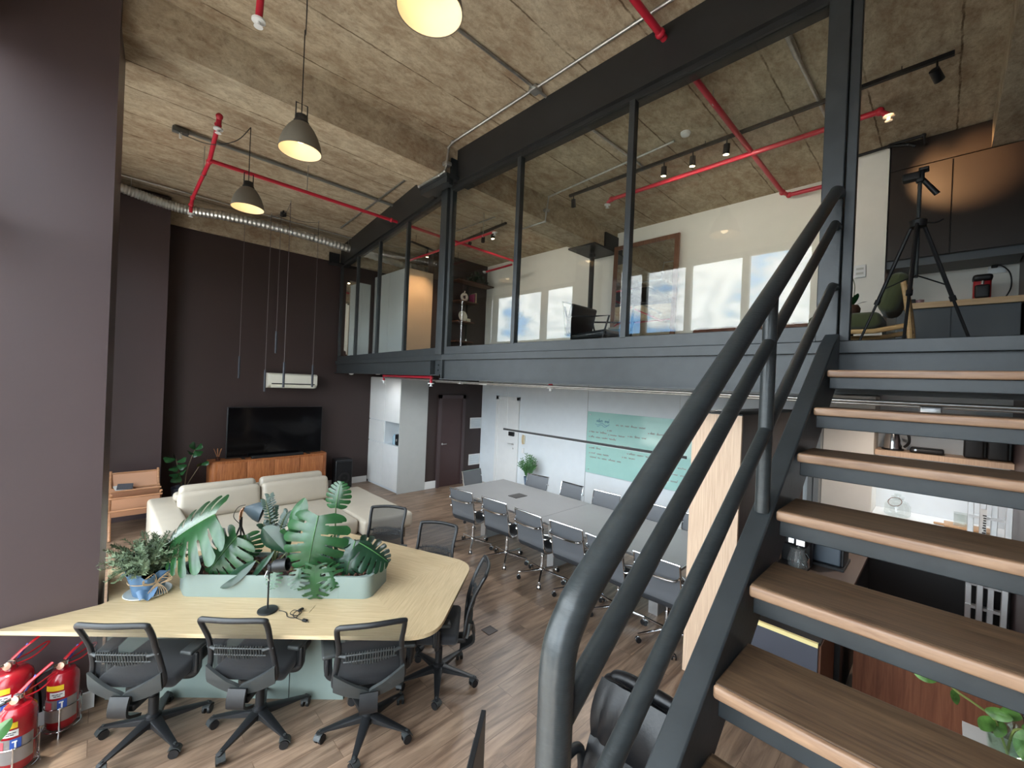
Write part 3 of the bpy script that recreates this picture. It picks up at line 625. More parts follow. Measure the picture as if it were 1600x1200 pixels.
for q in (((1.25, 3.42, 1.02), (1.235, 3.39, .765), (-.5, -.6, .3), .75), ((1.16, 3.52, .99), (1.12, 3.43, .88), (-.5, -.5, .7), .7), ((1.33, 3.40, 1.0), (1.36, 3.30, .85), (-.4, -.6, .6), .7), ((1.02, 3.63, .97), (.98, 3.56, .87), (-.5, -.5, .7), .6)):
    build('leaf', fingered(*q, MB()), LEAF, th); stalk(ph, (1.25, 3.56, .865), q[0], .05, .004)
build('stem', ph, STEM, th)

# rosemary in a blue wrap
th = thing('potted_rosemary', 'bushy rosemary pot wrapped in blue paper with a raffia bow on the oak desk', 'potted plant', (.31, 4.34, .75))
C0 = V(.31, 4.34, 0)
build('saucer', MB().lathe([(.0, .7505), (.13, .7505), (.152, .766), (.148, .770), (.125, .758), (0, .757)], C0, 28), mat('pale_saucer', S(206, 212, 208), .4), th)
def wrapf(r0, r1, z0, z1, amp, ph, k):
    def fn(a, b):
        an = 2*pi*a; z = z0+(z1-z0)*b; r = r0+(r1-r0)*b + amp*b*sin(k*an+ph) + .3*amp*sin(2*k*an+1)*b; zz = z + (amp*1.6*sin(k*.7*an+ph*2) if b > .8 else 0)
        return (C0.x+r*cos(an), C0.y+r*sin(an), zz)
    return fn
build('paper_wrap', MB().grid(wrapf(.095, .135, .758, .93, .012, .6, 7), 56, 8, .003), mat('blue_wrap', S(84, 116, 148), .35, var=.15, vscale=16), th)
fl = MB()
for an, r_, z0, dr, dz in ((3.9, .13, .93, .06, .04), (2.6, .13, .94, .07, .07), (4.6, .12, .82, .05, -.05), (5.6, .13, .92, .05, .03)):
    c_ = C0+V(r_*cos(an), r_*sin(an), z0); fl.grid(lambda a, b: c_+V(cos(an)*dr*b, sin(an)*dr*b, dz*b)+V(-sin(an), cos(an), 0)*(a-.5)*.13*(1-.4*b)+V(0, 0, .012*sin(8*a)), 8, 4, .003)
build('paper_flap', fl, MATS['blue_wrap'], th)
an = 4.35
rb = MB(); bc = C0+V(.118*cos(5.1), .118*sin(5.1), .86)
for q in range(9):
    s_ = -1 if q % 2 else 1; rb.tube(smooth_path([bc, bc+V(.05*s_+.008*q-.03, -.02, .04+.006*q), bc+V(.085*s_, -.025, .01+.01*(q % 3)), bc+V(.02*s_, -.012, -.008)], 5), .0025, 5)
    rb.tube(smooth_path([bc, bc+V(.012*(q-4), -.022, -.05), bc+V(.016*(q-4), -.03, -.095)], 4), .0025, 5)
rb.tube(arc(C0+V(0, 0, .865), V(1, 0, 0), V(0, 1, 0), .126, 0, 2*pi, 32), .004, 6)
build('raffia_bow', rb, mat('raffia', S(172, 148, 116), .8), th)
build('soil', MB().lathe([(0, .905), (.11, .905)], C0, 20), MATS['potting_soil'], th)
fo = MB(); sm = MB(); rnd = random.Random(5)
for i in range(190):
    a = rnd.uniform(0, 2*pi); r1 = rnd.uniform(.02, .30)**1.0; hgt = rnd.uniform(.03, .27)*(1.15-1.2*r1)
    b0 = C0+V(.07*cos(a)*rnd.random(), .07*sin(a)*rnd.random(), .905); e0 = C0+V(r1*cos(a), r1*sin(a), .93+hgt)
    if e0.y > 4.30 and e0.x < .06: e0.x = .06+rnd.random()*.05
    pth = smooth_path([b0, (b0+e0)/2+V(0, 0, .05), e0], 10); sm.tube(pth, .0016, 4, caps=False)
    for j in range(3, len(pth)):
        d = (pth[j]-pth[j-1]).normalized()
        for k_ in range(3):
            q = V(rnd.uniform(-1, 1), rnd.uniform(-1, 1), rnd.uniform(-.2, .9)); q = (q - d*q.dot(d)).normalized(); ln = rnd.uniform(.02, .034); sd = d.cross(q)*.003
            p = pth[j]+d*rnd.uniform(0, .012); fo.add([p-sd, p+sd, p+q*ln*.8+d*ln*.5+sd*.7, p+q*ln*.8+d*ln*.5-sd*.7], [(0, 1, 2, 3)])
build('needles', fo, ROSE, th); build('stem', sm, STEM, th)

# desk lamps
def bell(mb, c, d, r, L, n=22):
    R = Vector((0, 0, 1)).rotation_difference(Vector(d)).to_matrix()
    return mb.lathe([(r*.26, -L*.42), (r*.34, -L*.30), (r*.55, -L*.12), (r*.82, L*.18), (r*.97, L*.48), (r, L*.58), (r*.96, L*.58), (r*.78, L*.18), (r*.5, -L*.1), (.001, -L*.25)], c, n, R)
th = thing('desk_lamp', 'small black desk lamp on a round base in front of the trough', 'lamp', (.935, 3.47, .75))
build('lamp_base', MB().lathe([(0, .7505), (.066, .7505), (.070, .756), (.068, .764), (.02, .772), (0, .772)], (.935, 3.47, 0), 28), BLACKP, th)
build('pole', MB().cyl((.935, 3.47, .768), (.935, 3.47, 1.07), .0065), BLACKP, th)
build('hinge', MB().rbox((.945, 3.452, 1.082), (.05, .05, .05), .012).cyl((.93, 3.47, 1.03), (.935, 3.47, 1.08), .012), BLACKP, th)
build('lamp_shade', MB().lathe([(.0, -.055), (.040, -.050), (.046, -.03), (.047, .05), (.044, .05), (.042, -.02), (.001, -.03)], (.995, 3.405, 1.10), 22, V(0, 0, 1).rotation_difference(V(.72, -.62, .16)).to_matrix()), BLACKP, th)
build('wire', MB().tube(smooth_path([(.915, 3.44, 1.07), (.90, 3.44, 1.03), (.92, 3.45, 1.01), (.935, 3.465, .98)], 6), .003, 6), WHITEG, th)
th = thing('power_cord', 'loosely coiled black power cord with plug beside the round lamp base on the desk', 'cord', (1.06, 3.25, .75))
pc = [(1.0, 3.42, .754), (1.03, 3.36, .754), (1.02, 3.29, .756), (1.06, 3.24, .757), (1.10, 3.29, .760), (1.08, 3.34, .763), (1.04, 3.30, .766), (1.07, 3.24, .768), (1.11, 3.27, .766), (1.09, 3.31, .764), (1.05, 3.27, .762), (1.07, 3.20, .758), (1.09, 3.17, .757)]
build('cable', MB().tube(smooth_path(pc, 7), .0028, 6), BLACKD, th); build('inline_switch', MB().rbox((1.115, 3.305, .768), (.045, .022, .016), .006, 2, RZ(.4)), BLACKD, th)
build('plug', MB().rbox((1.095, 3.155, .760), (.022, .04, .018), .006, 2, RZ(.5)).cyl((1.10, 3.135, .760), (1.108, 3.115, .760), .0025), BLACKD, th)
th = thing('desk_lamp', 'blue-grey tripod desk lamp with a copper arm behind the trough plants', 'lamp', (1.0, 4.52, .75))
hc = V(1.03, 4.42, 1.255)
bell(mbh := MB(), hc, (.88, -.42, -.28), .095, .15); build('lamp_shade', mbh, mat('blue_grey_enamel', S(86, 100, 108), .4), th)
CU = mat('copper', (.78, .42, .28), .25, metal=1.0)
build('copper_arm', MB().tube(smooth_path([hc+V(-.06, .03, .02), (.955, 4.475, 1.24), (.95, 4.48, 1.17)], 5), .012, 10), CU, th)
build('hub', MB().cyl((.955, 4.48, 1.10), (.955, 4.48, 1.19), .014), BLACKP, th)
for a in (0.4, 2.5, 4.6): build('leg', MB().cyl((.955, 4.48, 1.12), (.955+.13*cos(a), 4.48+.13*sin(a), .7515), .008, .007, 8), BLACKP, th)
build('wire', MB().tube(smooth_path([hc+V(-.05, .03, .05), (.93, 4.49, 1.28), (.90, 4.50, 1.20), (.945, 4.48, 1.13)], 6), .003, 6), BLACKD, th)

# ------------------------------------------------------------------ mesh task chairs (facing +Y, origin on the floor)
def caster(th, x, y, a, r=.030):
    c = MB(); d = V(cos(a), sin(a), 0); pp = V(-sin(a), cos(a), 0); ctr = V(x, y, r) + d*.0
    for s_ in (-1, 1): c.tube([ctr+pp*s_*.010, ctr+pp*s_*.026], [r, r*.97], 14)
    o = build('caster', c, BLACKD, th)
    build('caster_hood', MB().tube(arc(ctr, d, V(0, 0, 1), r+.006, .1, pi-.5, 8), .0, 6).grid(lambda a_, b: ctr+pp*(b-.5)*.05+(r+.006)*(cos(.2+2.3*a_)*d+sin(.2+2.3*a_)*V(0, 0, 1)), 8, 1, .004).cyl(ctr+V(0, 0, r), ctr+V(0, 0, r+.03), .008), GREYP, o)
    return o
th = CH = thing('task_chair', 'x', 'chair', (0, 0, 0), 'mesh task chairs round the oak desk')
for k in range(5):
    a = radians(40+72*k); d = V(cos(a), sin(a), 0); pp = V(-sin(a), cos(a), 0)
    def arm(u_, b):  # tapered five-star arm
        r = .035+.285*u_; hw = .034-.018*u_; zt = .135-.055*u_; zb = .085-.012*u_+.0
        q = 2*pi*b; return d*r + pp*hw*max(-1, min(1, 1.5*cos(q))) + V(0, 0, (zt+zb)/2 + (zt-zb)/2*max(-1, min(1, 1.5*sin(q))))
    build('base_arm', MB().grid(arm, 4, 12).tube([d*.318+V(0, 0, .07), d*.322+V(0, 0, .078)], [.018, .016], 10), BLACKP, th)
    caster(th, .31*cos(a), .31*sin(a), a+.9)
build('gas_column', MB().lathe([(.045, .07), (.045, .15), (.030, .16), (.030, .28), (.024, .28), (.024, .42)], (0, 0, 0), 18), BLACKP, th)
build('mechanism', MB().rbox((0, -.03, .415), (.16, .24, .06), .02), BLACKP, th)
build('seat', MB().rbox((0, .05, .475), (.49, .43, .085), .035, 4), mat('black_seat_fabric', S(40, 41, 45), .85, bump=.08, bscale=260, sheen=.2), th)
yl = lambda z: -.215-.16*(z-.52)/.5 + .035*sin(pi*max(0, z-.52)/.46)     # lean of the back
def bp_(x, z, off=0): return V(x, yl(z)-.06*(1-(x/.22)**2)*.5+off, z)
fp = [(-.188, .967), (0, .976), (.188, .967), (.205, .945), (.203, .87), (.196, .78), (.204, .66), (.216, .52), (.14, .455), (0, .430), (-.14, .455), (-.216, .52), (-.204, .66), (-.196, .78), (-.203, .87), (-.205, .945)]
ring = smooth_path([bp_(*q) for q in fp]+[bp_(*fp[0])], 5)[:-1]
build('back_frame', MB().tube(ring, .0155, 10, closed=True, flat=(1.0, 1.15)), BLACKP, th)
yoke = MB().grid(lambda a, b: bp_((a-.5)*.436, .490-.075*(1-abs(2*a-1)**1.6)+.115*(1-b)*(abs(2*a-1)**.5*.5+.5) , -.014), 22, 5, .020)
yk = build('back_yoke', yoke, GREYP, th)
hol = MB()
for x_, z_ in ((-.17, .52), (.17, .52), (-.05, .475), (.05, .475)): hol.tube([bp_(x_, z_, -.014), bp_(x_, z_, -.030)], .008, 8)
build('screw', hol, BLACKD, yk)
build('back_mesh', MB().grid(lambda a, b: bp_((a-.5)*(.375+.02*sin(pi*b)), .50+.47*b, .004), 10, 12), MESHB, th)
lu = MB()
for z_ in (.745, .695): lu.tube([bp_(x_/20*.165, z_-.012*(x_/20)**2, -.012) for x_ in range(-20, 21)], .0055, 6)
for x_ in range(-9, 10): lu.tube([bp_(x_*.0165, .66+.004*abs(x_)*.6, -.011), bp_(x_*.0165, .70, -.016), bp_(x_*.0165, .765-.001*abs(x_), -.011)], .0042, 5)
for s_ in (-1, 1): lu.tube([bp_(s_*.15, .725, -.012), bp_(s_*.21, .735, -.004)], .011, 8)
build('lumbar_support', lu, GREYP, th)
br_ = build('back_bracket', MB().grid(lambda a, b: V((a-.5)*.115, -.262-.02*sin(pi*b)+.14*max(0, b-.62)**1.2*2.0, .465-.17*b), 4, 10, .018).rbox((0, -.13, .36), (.10, .20, .05), .015), BLACKP, th)
lg = MB()
for i, (x_, hh) in enumerate(((-.032, .010), (-.026, .006), (-.020, .006), (-.014, .009), (-.008, .006), (-.001, .008), (.006, .006), (.013, .010), (.020, .006), (.027, .007))): lg.cbox((x_, -.2875, .43), (.0042, .002, hh))
build('maker_mark', lg, WHITEG, br_)
for s_ in (-1, 1):
    ar = build('armrest', MB().tube(smooth_path([(s_*.19, .0, .42), (s_*.25, .0, .43), (s_*.275, .0, .48), (s_*.28, .0, .62)], 5), .018, 10, flat=(1, 1.6)).rbox((s_*.283, .0, .52), (.03, .06, .14), .012), BLACKP, th)
    build('arm_pad', MB().rbox((s_*.285, .04, .635), (.09, .29, .030), .014, 4, RZ(-s_*.16) @ RX(.05)), GREYP, ar)
def face(dx, dy): return math.atan2(dy, dx)-pi/2
tc_ = [(.32, 3.73, face(.66, .75), 'mesh task chair nearest the fire extinguishers, at the left of the desk front'),
       (.875, 3.34, face(.68, .73), 'middle mesh task chair of the three along the front of the oak desk'),
       (1.43, 2.80, face(.45, .89), 'mesh task chair at the right end of the desk front, its back turned slightly left'),
       (2.10, 2.90, face(-.76, .65), 'mesh task chair seen side-on at the short end of the oak desk'),
       (2.26, 4.36, face(-.72, -.69), 'mesh task chair behind the desk beside the cream sofa'),
       (2.36, 3.57, face(-.84, -.54), 'mesh task chair at the rounded desk corner facing the trough')]
for i, (x, y, a, l) in enumerate(tc_):
    if i == 0: CH.location = (x, y, 0); CH.rotation_euler = (0, 0, a); CH['label'] = l
    else: dup(CH, (x, y, 0), a, l)

# ------------------------------------------------------------------ fire extinguishers
REDX = mat('extinguisher_red', S(156, 22, 34), .22, coat=.4); YEL = mat('yellow_label', S(244, 206, 44), .5); CLEARL = mat('silver_film_label', S(150, 142, 138), .35, metal=.3)
def extinguisher(x, y, r, h, z0, ang, label, hose):
    th = thing('fire_extinguisher', label, 'fire extinguisher', (x, y, 0), 'fire extinguishers by the near pier'); c = V(x, y, 0)
    build('cylinder', MB().lathe([(0, z0), (r*.86, z0), (r, z0+.02), (r, z0+h-.07), (r*.93, z0+h-.035), (r*.7, z0+h-.008), (.03, z0+h), (.022, z0+h+.03), (0, z0+h+.03)], c, 32), REDX, th)
    def band(nm, za, zb, a0, a1, m, par, off=.0015): return build(nm, MB().grid(lambda a, b: c+V((r+off)*cos(a0+(a1-a0)*a), (r+off)*sin(a0+(a1-a0)*a), za+(zb-za)*b), 16, 2), m, par)
    A = ang
    zt = z0+h-.07
    band('yellow_label', zt-.035, zt+.0, A-.7, A+.5, YEL, th); wl = band('white_label', zt-.085, zt-.045, A-.35, A+.55, WHITEG, th)
    tx = MB()
    for q in range(5): aa = A-.12+.55*q/5; tx.cbox((c.x+(r+.0025)*cos(aa+.02), c.y+(r+.0025)*sin(aa+.02), zt-.060-.012*(q % 2)), (.002, .016, .004), RZ(aa))
    build('printed_line', tx, BLACKD, wl)
    band('film_label', z0+.06, zt-.10, A-1.6, A+1.4, CLEARL, th, .001)
    band('red_pictogram', zt-.17, zt-.11, A-.75, A-.2, mat('pict_pink', S(206, 84, 92), .5), th, .003); bl = band('blue_pictogram', zt-.165, zt-.10, A+.15, A+.70, mat('pict_blue', S(44, 82, 168), .5), th, .003)
    build('figure', MB().cbox((c.x+(r+.005)*cos(A+.42), c.y+(r+.005)*sin(A+.42), zt-.135), (.002, .008, .035), RZ(A+.42)).cbox((c.x+(r+.005)*cos(A+.38), c.y+(r+.005)*sin(A+.38), zt-.115), (.002, .022, .008), RZ(A+.42)), WHITEG, bl)
    zt = z0+h+.03; d = V(.80, .55, 0).normalized()
    build('valve', MB().lathe([(.02, zt-.01), (.024, zt), (.024, zt+.025), (.012, zt+.03)], c, 14).cyl(c+V(0, 0, zt+.012), c+V(-.05, -.03, zt+.012), .010), CHROME, th)
    build('gauge', MB().lathe([(0, 0), (.022, 0), (.022, .012), (0, .014)], c+V(-.012, -.026, zt+.005), 16, V(0, 0, 1).rotation_difference(V(-.45, -.8, .3)).to_matrix()), mat('gauge_bronze', S(170, 130, 110), .3, metal=.6), th)
    build('lever', MB().tube([c+V(0, 0, zt+.03), c+d*.05+V(0, 0, zt+.065), c+d*.16+V(0, 0, zt+.115)], .009, 8, flat=(1.5, .6)), REDX, th)
    build('carry_handle', MB().tube(smooth_path([c+V(0, 0, zt+.015), c+d*.08+V(0, 0, zt+.02), c+d*.17+V(0, 0, zt+.04), c+d*.175+V(.01, -.01, zt+.03), c+d*.08+V(.02, -.03, zt), c+V(.01, -.01, zt)], 5), .005, 7), REDX, th)
    build('pin', MB().cyl(c+d*.03+V(0, 0, zt+.02), c+d*.09+V(-.01, .0, zt+.085), .006), mat('blue_tag', S(70, 80, 170), .4), th)
    if hose: build('hose', MB().tube(smooth_path([c+V(-.05, -.03, zt+.012), c+V(-.13, .0, zt-.05), c+V(-r-.03, .05, z0+h*.6), c+V(-r-.02, .02, z0+h*.3)], 6), .009, 8), BLACKD, th)
def stand(x, y, r, label):
    th = thing('extinguisher_stand', label, 'stand', (x, y, 0), 'chrome wire extinguisher stands'); c = V(x, y, 0)
    for z in (.045, .20): build('hoop', MB().tube(arc(c+V(0, 0, z), V(1, 0, 0), V(0, 1, 0), r, 0, 2*pi, 32)[:-1], .0035, 6, closed=True), CHROME, th)
    for a in (.4, 2.5, 4.6): build('leg', MB().tube([c+V((r+.012)*cos(a), (r+.012)*sin(a), 0), c+V((r+.003)*cos(a), (r+.003)*sin(a), .05), c+V((r+.003)*cos(a), (r+.003)*sin(a), .21)], .0045, 6), CHROME, th)
    build('cross_bar', MB().tube([c+V(-r, 0, .042), c+V(r, 0, .042)], .003, 6).tube([c+V(0, -r, .042), c+V(0, r, .042)], .003, 6), CHROME, th)
AE = -2.0
for (x, y, r, h, l, s_) in ((-.365, 4.15, .105, .50, 'largest red fire extinguisher, at the far left against the pier', 'wire stand under the largest fire extinguisher'),
                       (-.13, 4.19, .083, .38, 'smaller red fire extinguisher close to the nearest task chair', 'wire stand under the extinguisher close to the task chair'),
                       (-.31, 3.93, .083, .38, 'smaller red fire extinguisher standing in front of the largest one', 'wire stand under the front extinguisher')):
    extinguisher(x, y, r, h, .047, AE, l, True); stand(x, y, r+.010, s_)

# ================================================================== LIVING CORNER
lance_plant('potted_plant', 'low plant with strap leaves at the extreme left beside the front extinguisher', (-.46, 3.70, .0), [((-.45, 3.72, .30), (-.33, 3.80, .42), (.2, -.4, .9), .22), ((-.46, 3.68, .28), (-.44, 3.50, .36), (.2, -.4, .9), .22)], LEAFL)
# sofa
t = thing('sofa', 'long cream leather sofa with an open end, in front of the teak sideboard', 'sofa', (2.1, 7.0, 0))
def cush(mb, x0, x1, y0, y1, z0, z1, r=.05): return mb.rbox(((x0+x1)/2, (y0+y1)/2, (z0+z1)/2), (x1-x0, y1-y0, z1-z0), r, 4)
build('base', MB().box(.62, 3.55, 5.95, 7.95, .0, .20), mat('sofa_plinth', S(120, 108, 94), .7), t)
build('seat_cushion', cush(MB(), .78, 1.80, 5.95, 7.55, .19, .43, .06), SOFA, t); build('seat_cushion', cush(MB(), 1.81, 2.78, 5.95, 7.55, .19, .43, .06), SOFA, t)
build('chaise_cushion', cush(MB(), 2.79, 3.60, 5.80, 7.80, .19, .43, .06), SOFA, t)
build('armrest', cush(MB(), .52, .84, 6.25, 8.05, .06, .62, .05), SOFA, t)
build('back_panel', cush(MB(), .80, 2.86, 7.75, 7.98, .06, .70, .06), SOFA, t)
RB = RX(-.22)
for i, (x0, x1) in enumerate(((.80, 1.82), (1.83, 2.85))):
    build('back_cushion', MB().rbox(((x0+x1)/2, 7.40, .60), (x1-x0, .20, .40), .075, 4, RB), SOFA, t)
    build('rear_cushion', MB().rbox(((x0+x1)/2+.02, 7.66, .64), (x1-x0-.04, .17, .40), .07, 4, RB), SOFA, t)
# sideboard
t = thing('sideboard', 'long teak sideboard with rounded ends under the television', 'sideboard', (2.5, 9.48, 0))
sp = round_poly([(1.46, 9.28), (3.56, 9.28), (3.56, 9.66), (1.46, 9.66)], [.10, .10, .02, .02], 8)
build('carcass', MB().prism(sp, .12, .82), SIDEB, t)
build('top_board', MB().prism(sp, .821, .845), SIDEB, t, bevel=.004)
for i in range(4):
    x0 = 1.57+i*.475; d = build('door', MB().rbox((x0+.2335, 9.275, .475), (.465, .018, .66), .004, 1), SIDEB, t)
build('plinth', MB().box(1.56, 3.46, 9.34, 9.62, 0, .12), BLACKD, t)
t = thing('television', 'large black flat-screen television standing on the teak sideboard', 'television', (2.6, 9.5, .846))
build('screen_panel', MB().rbox((2.61, 9.53, 1.347), (1.76, .05, .99), .010, 2), BLACKP, t)
build('screen', MB().box(1.745, 3.475, 9.499, 9.505, .872, 1.83), mat('tv_screen_glass', S(8, 8, 10), .10, spec=.35), t)
for x in (2.0, 3.2): build('foot', MB().cbox((x, 9.50, .853), (.05, .26, .014)).cbox((x, 9.53, .86), (.03, .03, .03)), BLACKD, t)
t = thing('soundbar', 'slim black soundbar below the television screen', 'soundbar', (2.55, 9.36, .846)); build('body', MB().rbox((2.60, 9.36, .872), (.95, .08, .052), .012, 2), BLACKD, t); build('grille', MB().box(2.15, 3.05, 9.318, 9.322, .856, .888), BLACKP, t)
t = thing('reed_diffuser', 'small reed diffuser on the left end of the teak sideboard', 'reed diffuser', (1.60, 9.44, .846))
build('bottle', MB().lathe([(0, .847), (.035, .847), (.038, .86), (.036, .90), (.014, .915), (.014, .93), (0, .93)], (1.60, 9.44, 0), 18), mat('dark_amber', S(60, 34, 26), .2), t)
rd = MB()
for a, l in ((.3, .06), (1.6, .05), (2.9, .07), (4.2, .05), (5.3, .06)): rd.cyl((1.60, 9.44, .88), (1.60+l*cos(a), 9.44+l*sin(a), 1.07), .004, n=6)
build('reed', rd, mat('reed', S(168, 118, 80), .7), t)
t = thing('loudspeaker', 'black floor loudspeaker beside the right end of the sideboard', 'loudspeaker', (3.95, 9.48, 0))
build('cabinet', MB().ex([(3.76, 9.32, .01), (4.14, 9.32, .01), (4.12, 9.64, .01), (3.80, 9.64, .01)], (0, 0, .64)), BLACKP, t, bevel=.015)
build('woofer', MB().lathe([(.0, .012), (.05, .006), (.12, .014), (.135, .014), (.14, .0)], (3.95, 9.315, .24), 28, RX(pi/2)), BLACKD, t)
build('horn', MB().lathe([(.0, -.03), (.02, -.03), (.07, .006), (.08, .0)], (3.95, 9.318, .52), 24, RX(pi/2)), GREYP, t)
build('mesh_grille', MB().box(3.79, 4.11, 9.305, 9.31, .05, .60), glassy('speaker_mesh', opaque=.7, col=S(24, 24, 26), gain=0), t)
one('socket_plate', MB().rbox((4.235, 9.70, .34), (.08, .014, .12), .006), BLACKP, 'dark wall socket beside the floor loudspeaker', 'socket')
t = thing('air_conditioner', 'white wall-mounted air conditioner above the television', 'air conditioner', (2.87, 9.6, 2.24))
build('housing', MB().ex([(2.40, 9.70, 2.22), (2.40, 9.54, 2.24), (2.40, 9.48, 2.30), (2.40, 9.47, 2.50), (2.40, 9.52, 2.53), (2.40, 9.70, 2.53)], (.95, 0, 0)), mat('ac_white', S(238, 236, 222), .4), t, bevel=.012)
build('air_slot', MB().box(2.46, 3.29, 9.466, 9.475, 2.305, 2.325), BLACKD, t)
build('flap', MB().cbox((2.875, 9.50, 2.262), (.84, .07, .012), RX(.7)), MATS['ac_white'], t)
# fig plant
t = thing('potted_fig', 'small fiddle-leaf fig in a dark blue pot beside the far pier', 'potted plant', (1.08, 9.28, 0)); fc = V(1.08, 9.28, 0)
build('pot', MB().lathe([(0, .0), (.12, .0), (.135, .02), (.175, .46), (.168, .47), (.155, .44), (.15, .40), (0, .40)], fc, 28), mat('blue_glazed_pot', S(46, 56, 74), .35, var=.3, vscale=18), t)
build('soil', MB().lathe([(0, .405), (.15, .405)], fc, 20), MATS['potting_soil'], t)
st = MB(); figl = lambda v: max(.03, (sin(pi*min(1, v*.95+.05))**.6)*(.55+.55*v))
brs = [((1.10, 9.27, .40), (1.12, 9.24, .75), (1.22, 9.20, 1.14)), ((1.06, 9.28, .40), (1.02, 9.27, .66), (.96, 9.25, .98)), ((1.09, 9.29, .4), (1.20, 9.28, .62), (1.31, 9.26, .83)), ((1.07, 9.27, .4), (1.04, 9.24, .58), (1.0, 9.2, .72))]
lv = [(1.22, 9.20, 1.12, 1.16, 9.12, 1.24, .11), (1.22, 9.2, 1.12, 1.30, 9.14, 1.20, .11), (1.22, 9.2, 1.10, 1.24, 9.10, 1.02, .12), (1.20, 9.2, 1.05, 1.12, 9.12, 1.10, .1), (1.22, 9.2, 1.08, 1.31, 9.15, 1.05, .1),
      (.96, 9.25, .97, .80, 9.18, .99, .13), (.96, 9.25, .97, .93, 9.15, 1.07, .10), (.97, 9.25, .92, 1.08, 9.16, .97, .11), (.98, 9.25, .86, 1.07, 9.15, .83, .12), (.99, 9.26, .84, .90, 9.14, .80, .12),
      (1.31, 9.26, .83, 1.42, 9.2, .87, .09), (1.29, 9.26, .80, 1.27, 9.16, .88, .09), (1.0, 9.2, .72, .90, 9.12, .70, .12), (1.0, 9.2, .72, 1.06, 9.1, .76, .11), (1.01, 9.2, .68, .97, 9.1, .60, .11), (1.0, 9.2, .70, .92, 9.10, .60, .11)]
for b in brs: st.tube(smooth_path(b, 6), [.011-.006*i/12 for i in range(13)], 7)
build('stem', st, mat('fig_bark', S(112, 98, 78), .8), t)
for (a, b, c, d, e, f, wd) in lv:
    build('leaf', leafmap((a, b, c), (d, e, f), (-.2, -.7, .7), wd*.62, figl, .08, .15, MB(), 10, 4, None, .15), LEAF, t)
# magazine rack: timber frame with leather straps
t = thing('magazine_rack', 'low timber frame rack with tan leather slings and magazines, by the far pier', 'magazine rack', (.42, 8.62, 0))
TANW = wood('tan_timber', S(150, 104, 72), S(196, 148, 110), scale=14, axis='X', stretch=8); TANL = mat('tan_leather', S(188, 142, 112), .5)
for x in (.14, .70):
    build('side_frame', MB().cyl((x, 8.30, 0), (x, 8.92, .90), .018).cyl((x, 8.86, 0), (x, 8.34, .66), .018).cyl((x, 8.33, .05), (x, 8.84, .05), .014), TANW, t)
for (y, z) in ((8.90, .87), (8.74, .66), (8.56, .66), (8.36, .60), (8.33, .42)): build('rail', MB().tube([(.12, y, z), (.72, y, z)], .014, 8), TANW, t)
for (y0, z0, y1, z1) in ((8.90, .86, 8.70, .52), (8.70, .52, 8.56, .655), (8.36, .59, 8.48, .30), (8.48, .30, 8.72, .65)):
    build('leather_sling', MB().grid(lambda a, b: V(.15+.54*a, y0+(y1-y0)*b, z0+(z1-z0)*b-.03*sin(pi*b)), 4, 5, .004), TANL, t)
t = thing('magazines', 'small pile of magazines lying in the leather rack', 'magazines', (.25, 8.64, .70)); build('magazine', MB().cbox((.28, 8.66, .690), (.20, .16, .012), RX(.3) @ RZ(.2)), mat('mag_white', S(214, 212, 208), .4), t); build('magazine', MB().cbox((.30, 8.65, .707), (.18, .15, .010), RX(.35) @ RZ(-.1)), mat('mag_dark', S(86, 88, 94), .4), t)

# ------------------------------------------------------------------ conference table and chairs
CTOP = mat('warm_grey_tabletop', S(132, 131, 130), .38, var=.02)
t = thing('conference_table', 'long warm-grey conference table with chrome-edged legs', 'table', (4.75, 3.4, 0))
for y0, y1 in ((3.702, 5.62), (1.78, 3.698)): build('table_top', MB().box(4.16, 5.36, y0, y1, .725, .75), CTOP, t, bevel=.003)
build('edge_band', MB().ring([(4.152, 1.772), (5.368, 1.772), (5.368, 5.628), (4.152, 5.628)], [(4.16, 1.78), (5.36, 1.78), (5.36, 5.62), (4.16, 5.62)], .722, .7485), ALU, t)
build('modesty_box', MB().box(4.55, 4.95, 2.0, 5.3, .60, .722), mat('grey_steel_box', S(120, 124, 126), .5), t)
for y in (5.15, 3.72, 2.2):
    l_ = build('leg_panel', MB().box(4.52, 4.98, y-.05, y+.05, .0, .60), mat('pale_grey_leg', S(176, 180, 182), .45), t)
    build('leg_trim', MB().box(4.505, 4.525, y-.055, y+.055, 0, .60), ALU, l_)
for i, y in enumerate((4.64, 2.70)):
    one('cable_grommet', MB().box(4.63, 4.88, y-.09, y+.09, .7505, .757), mat('grommet_dark', S(58, 54, 52), .5), ('dark cable flap set in the far half of the grey conference table', 'dark cable flap set in the near half of the grey conference table')[i], 'cable flap', 'cable flaps of the conference table')

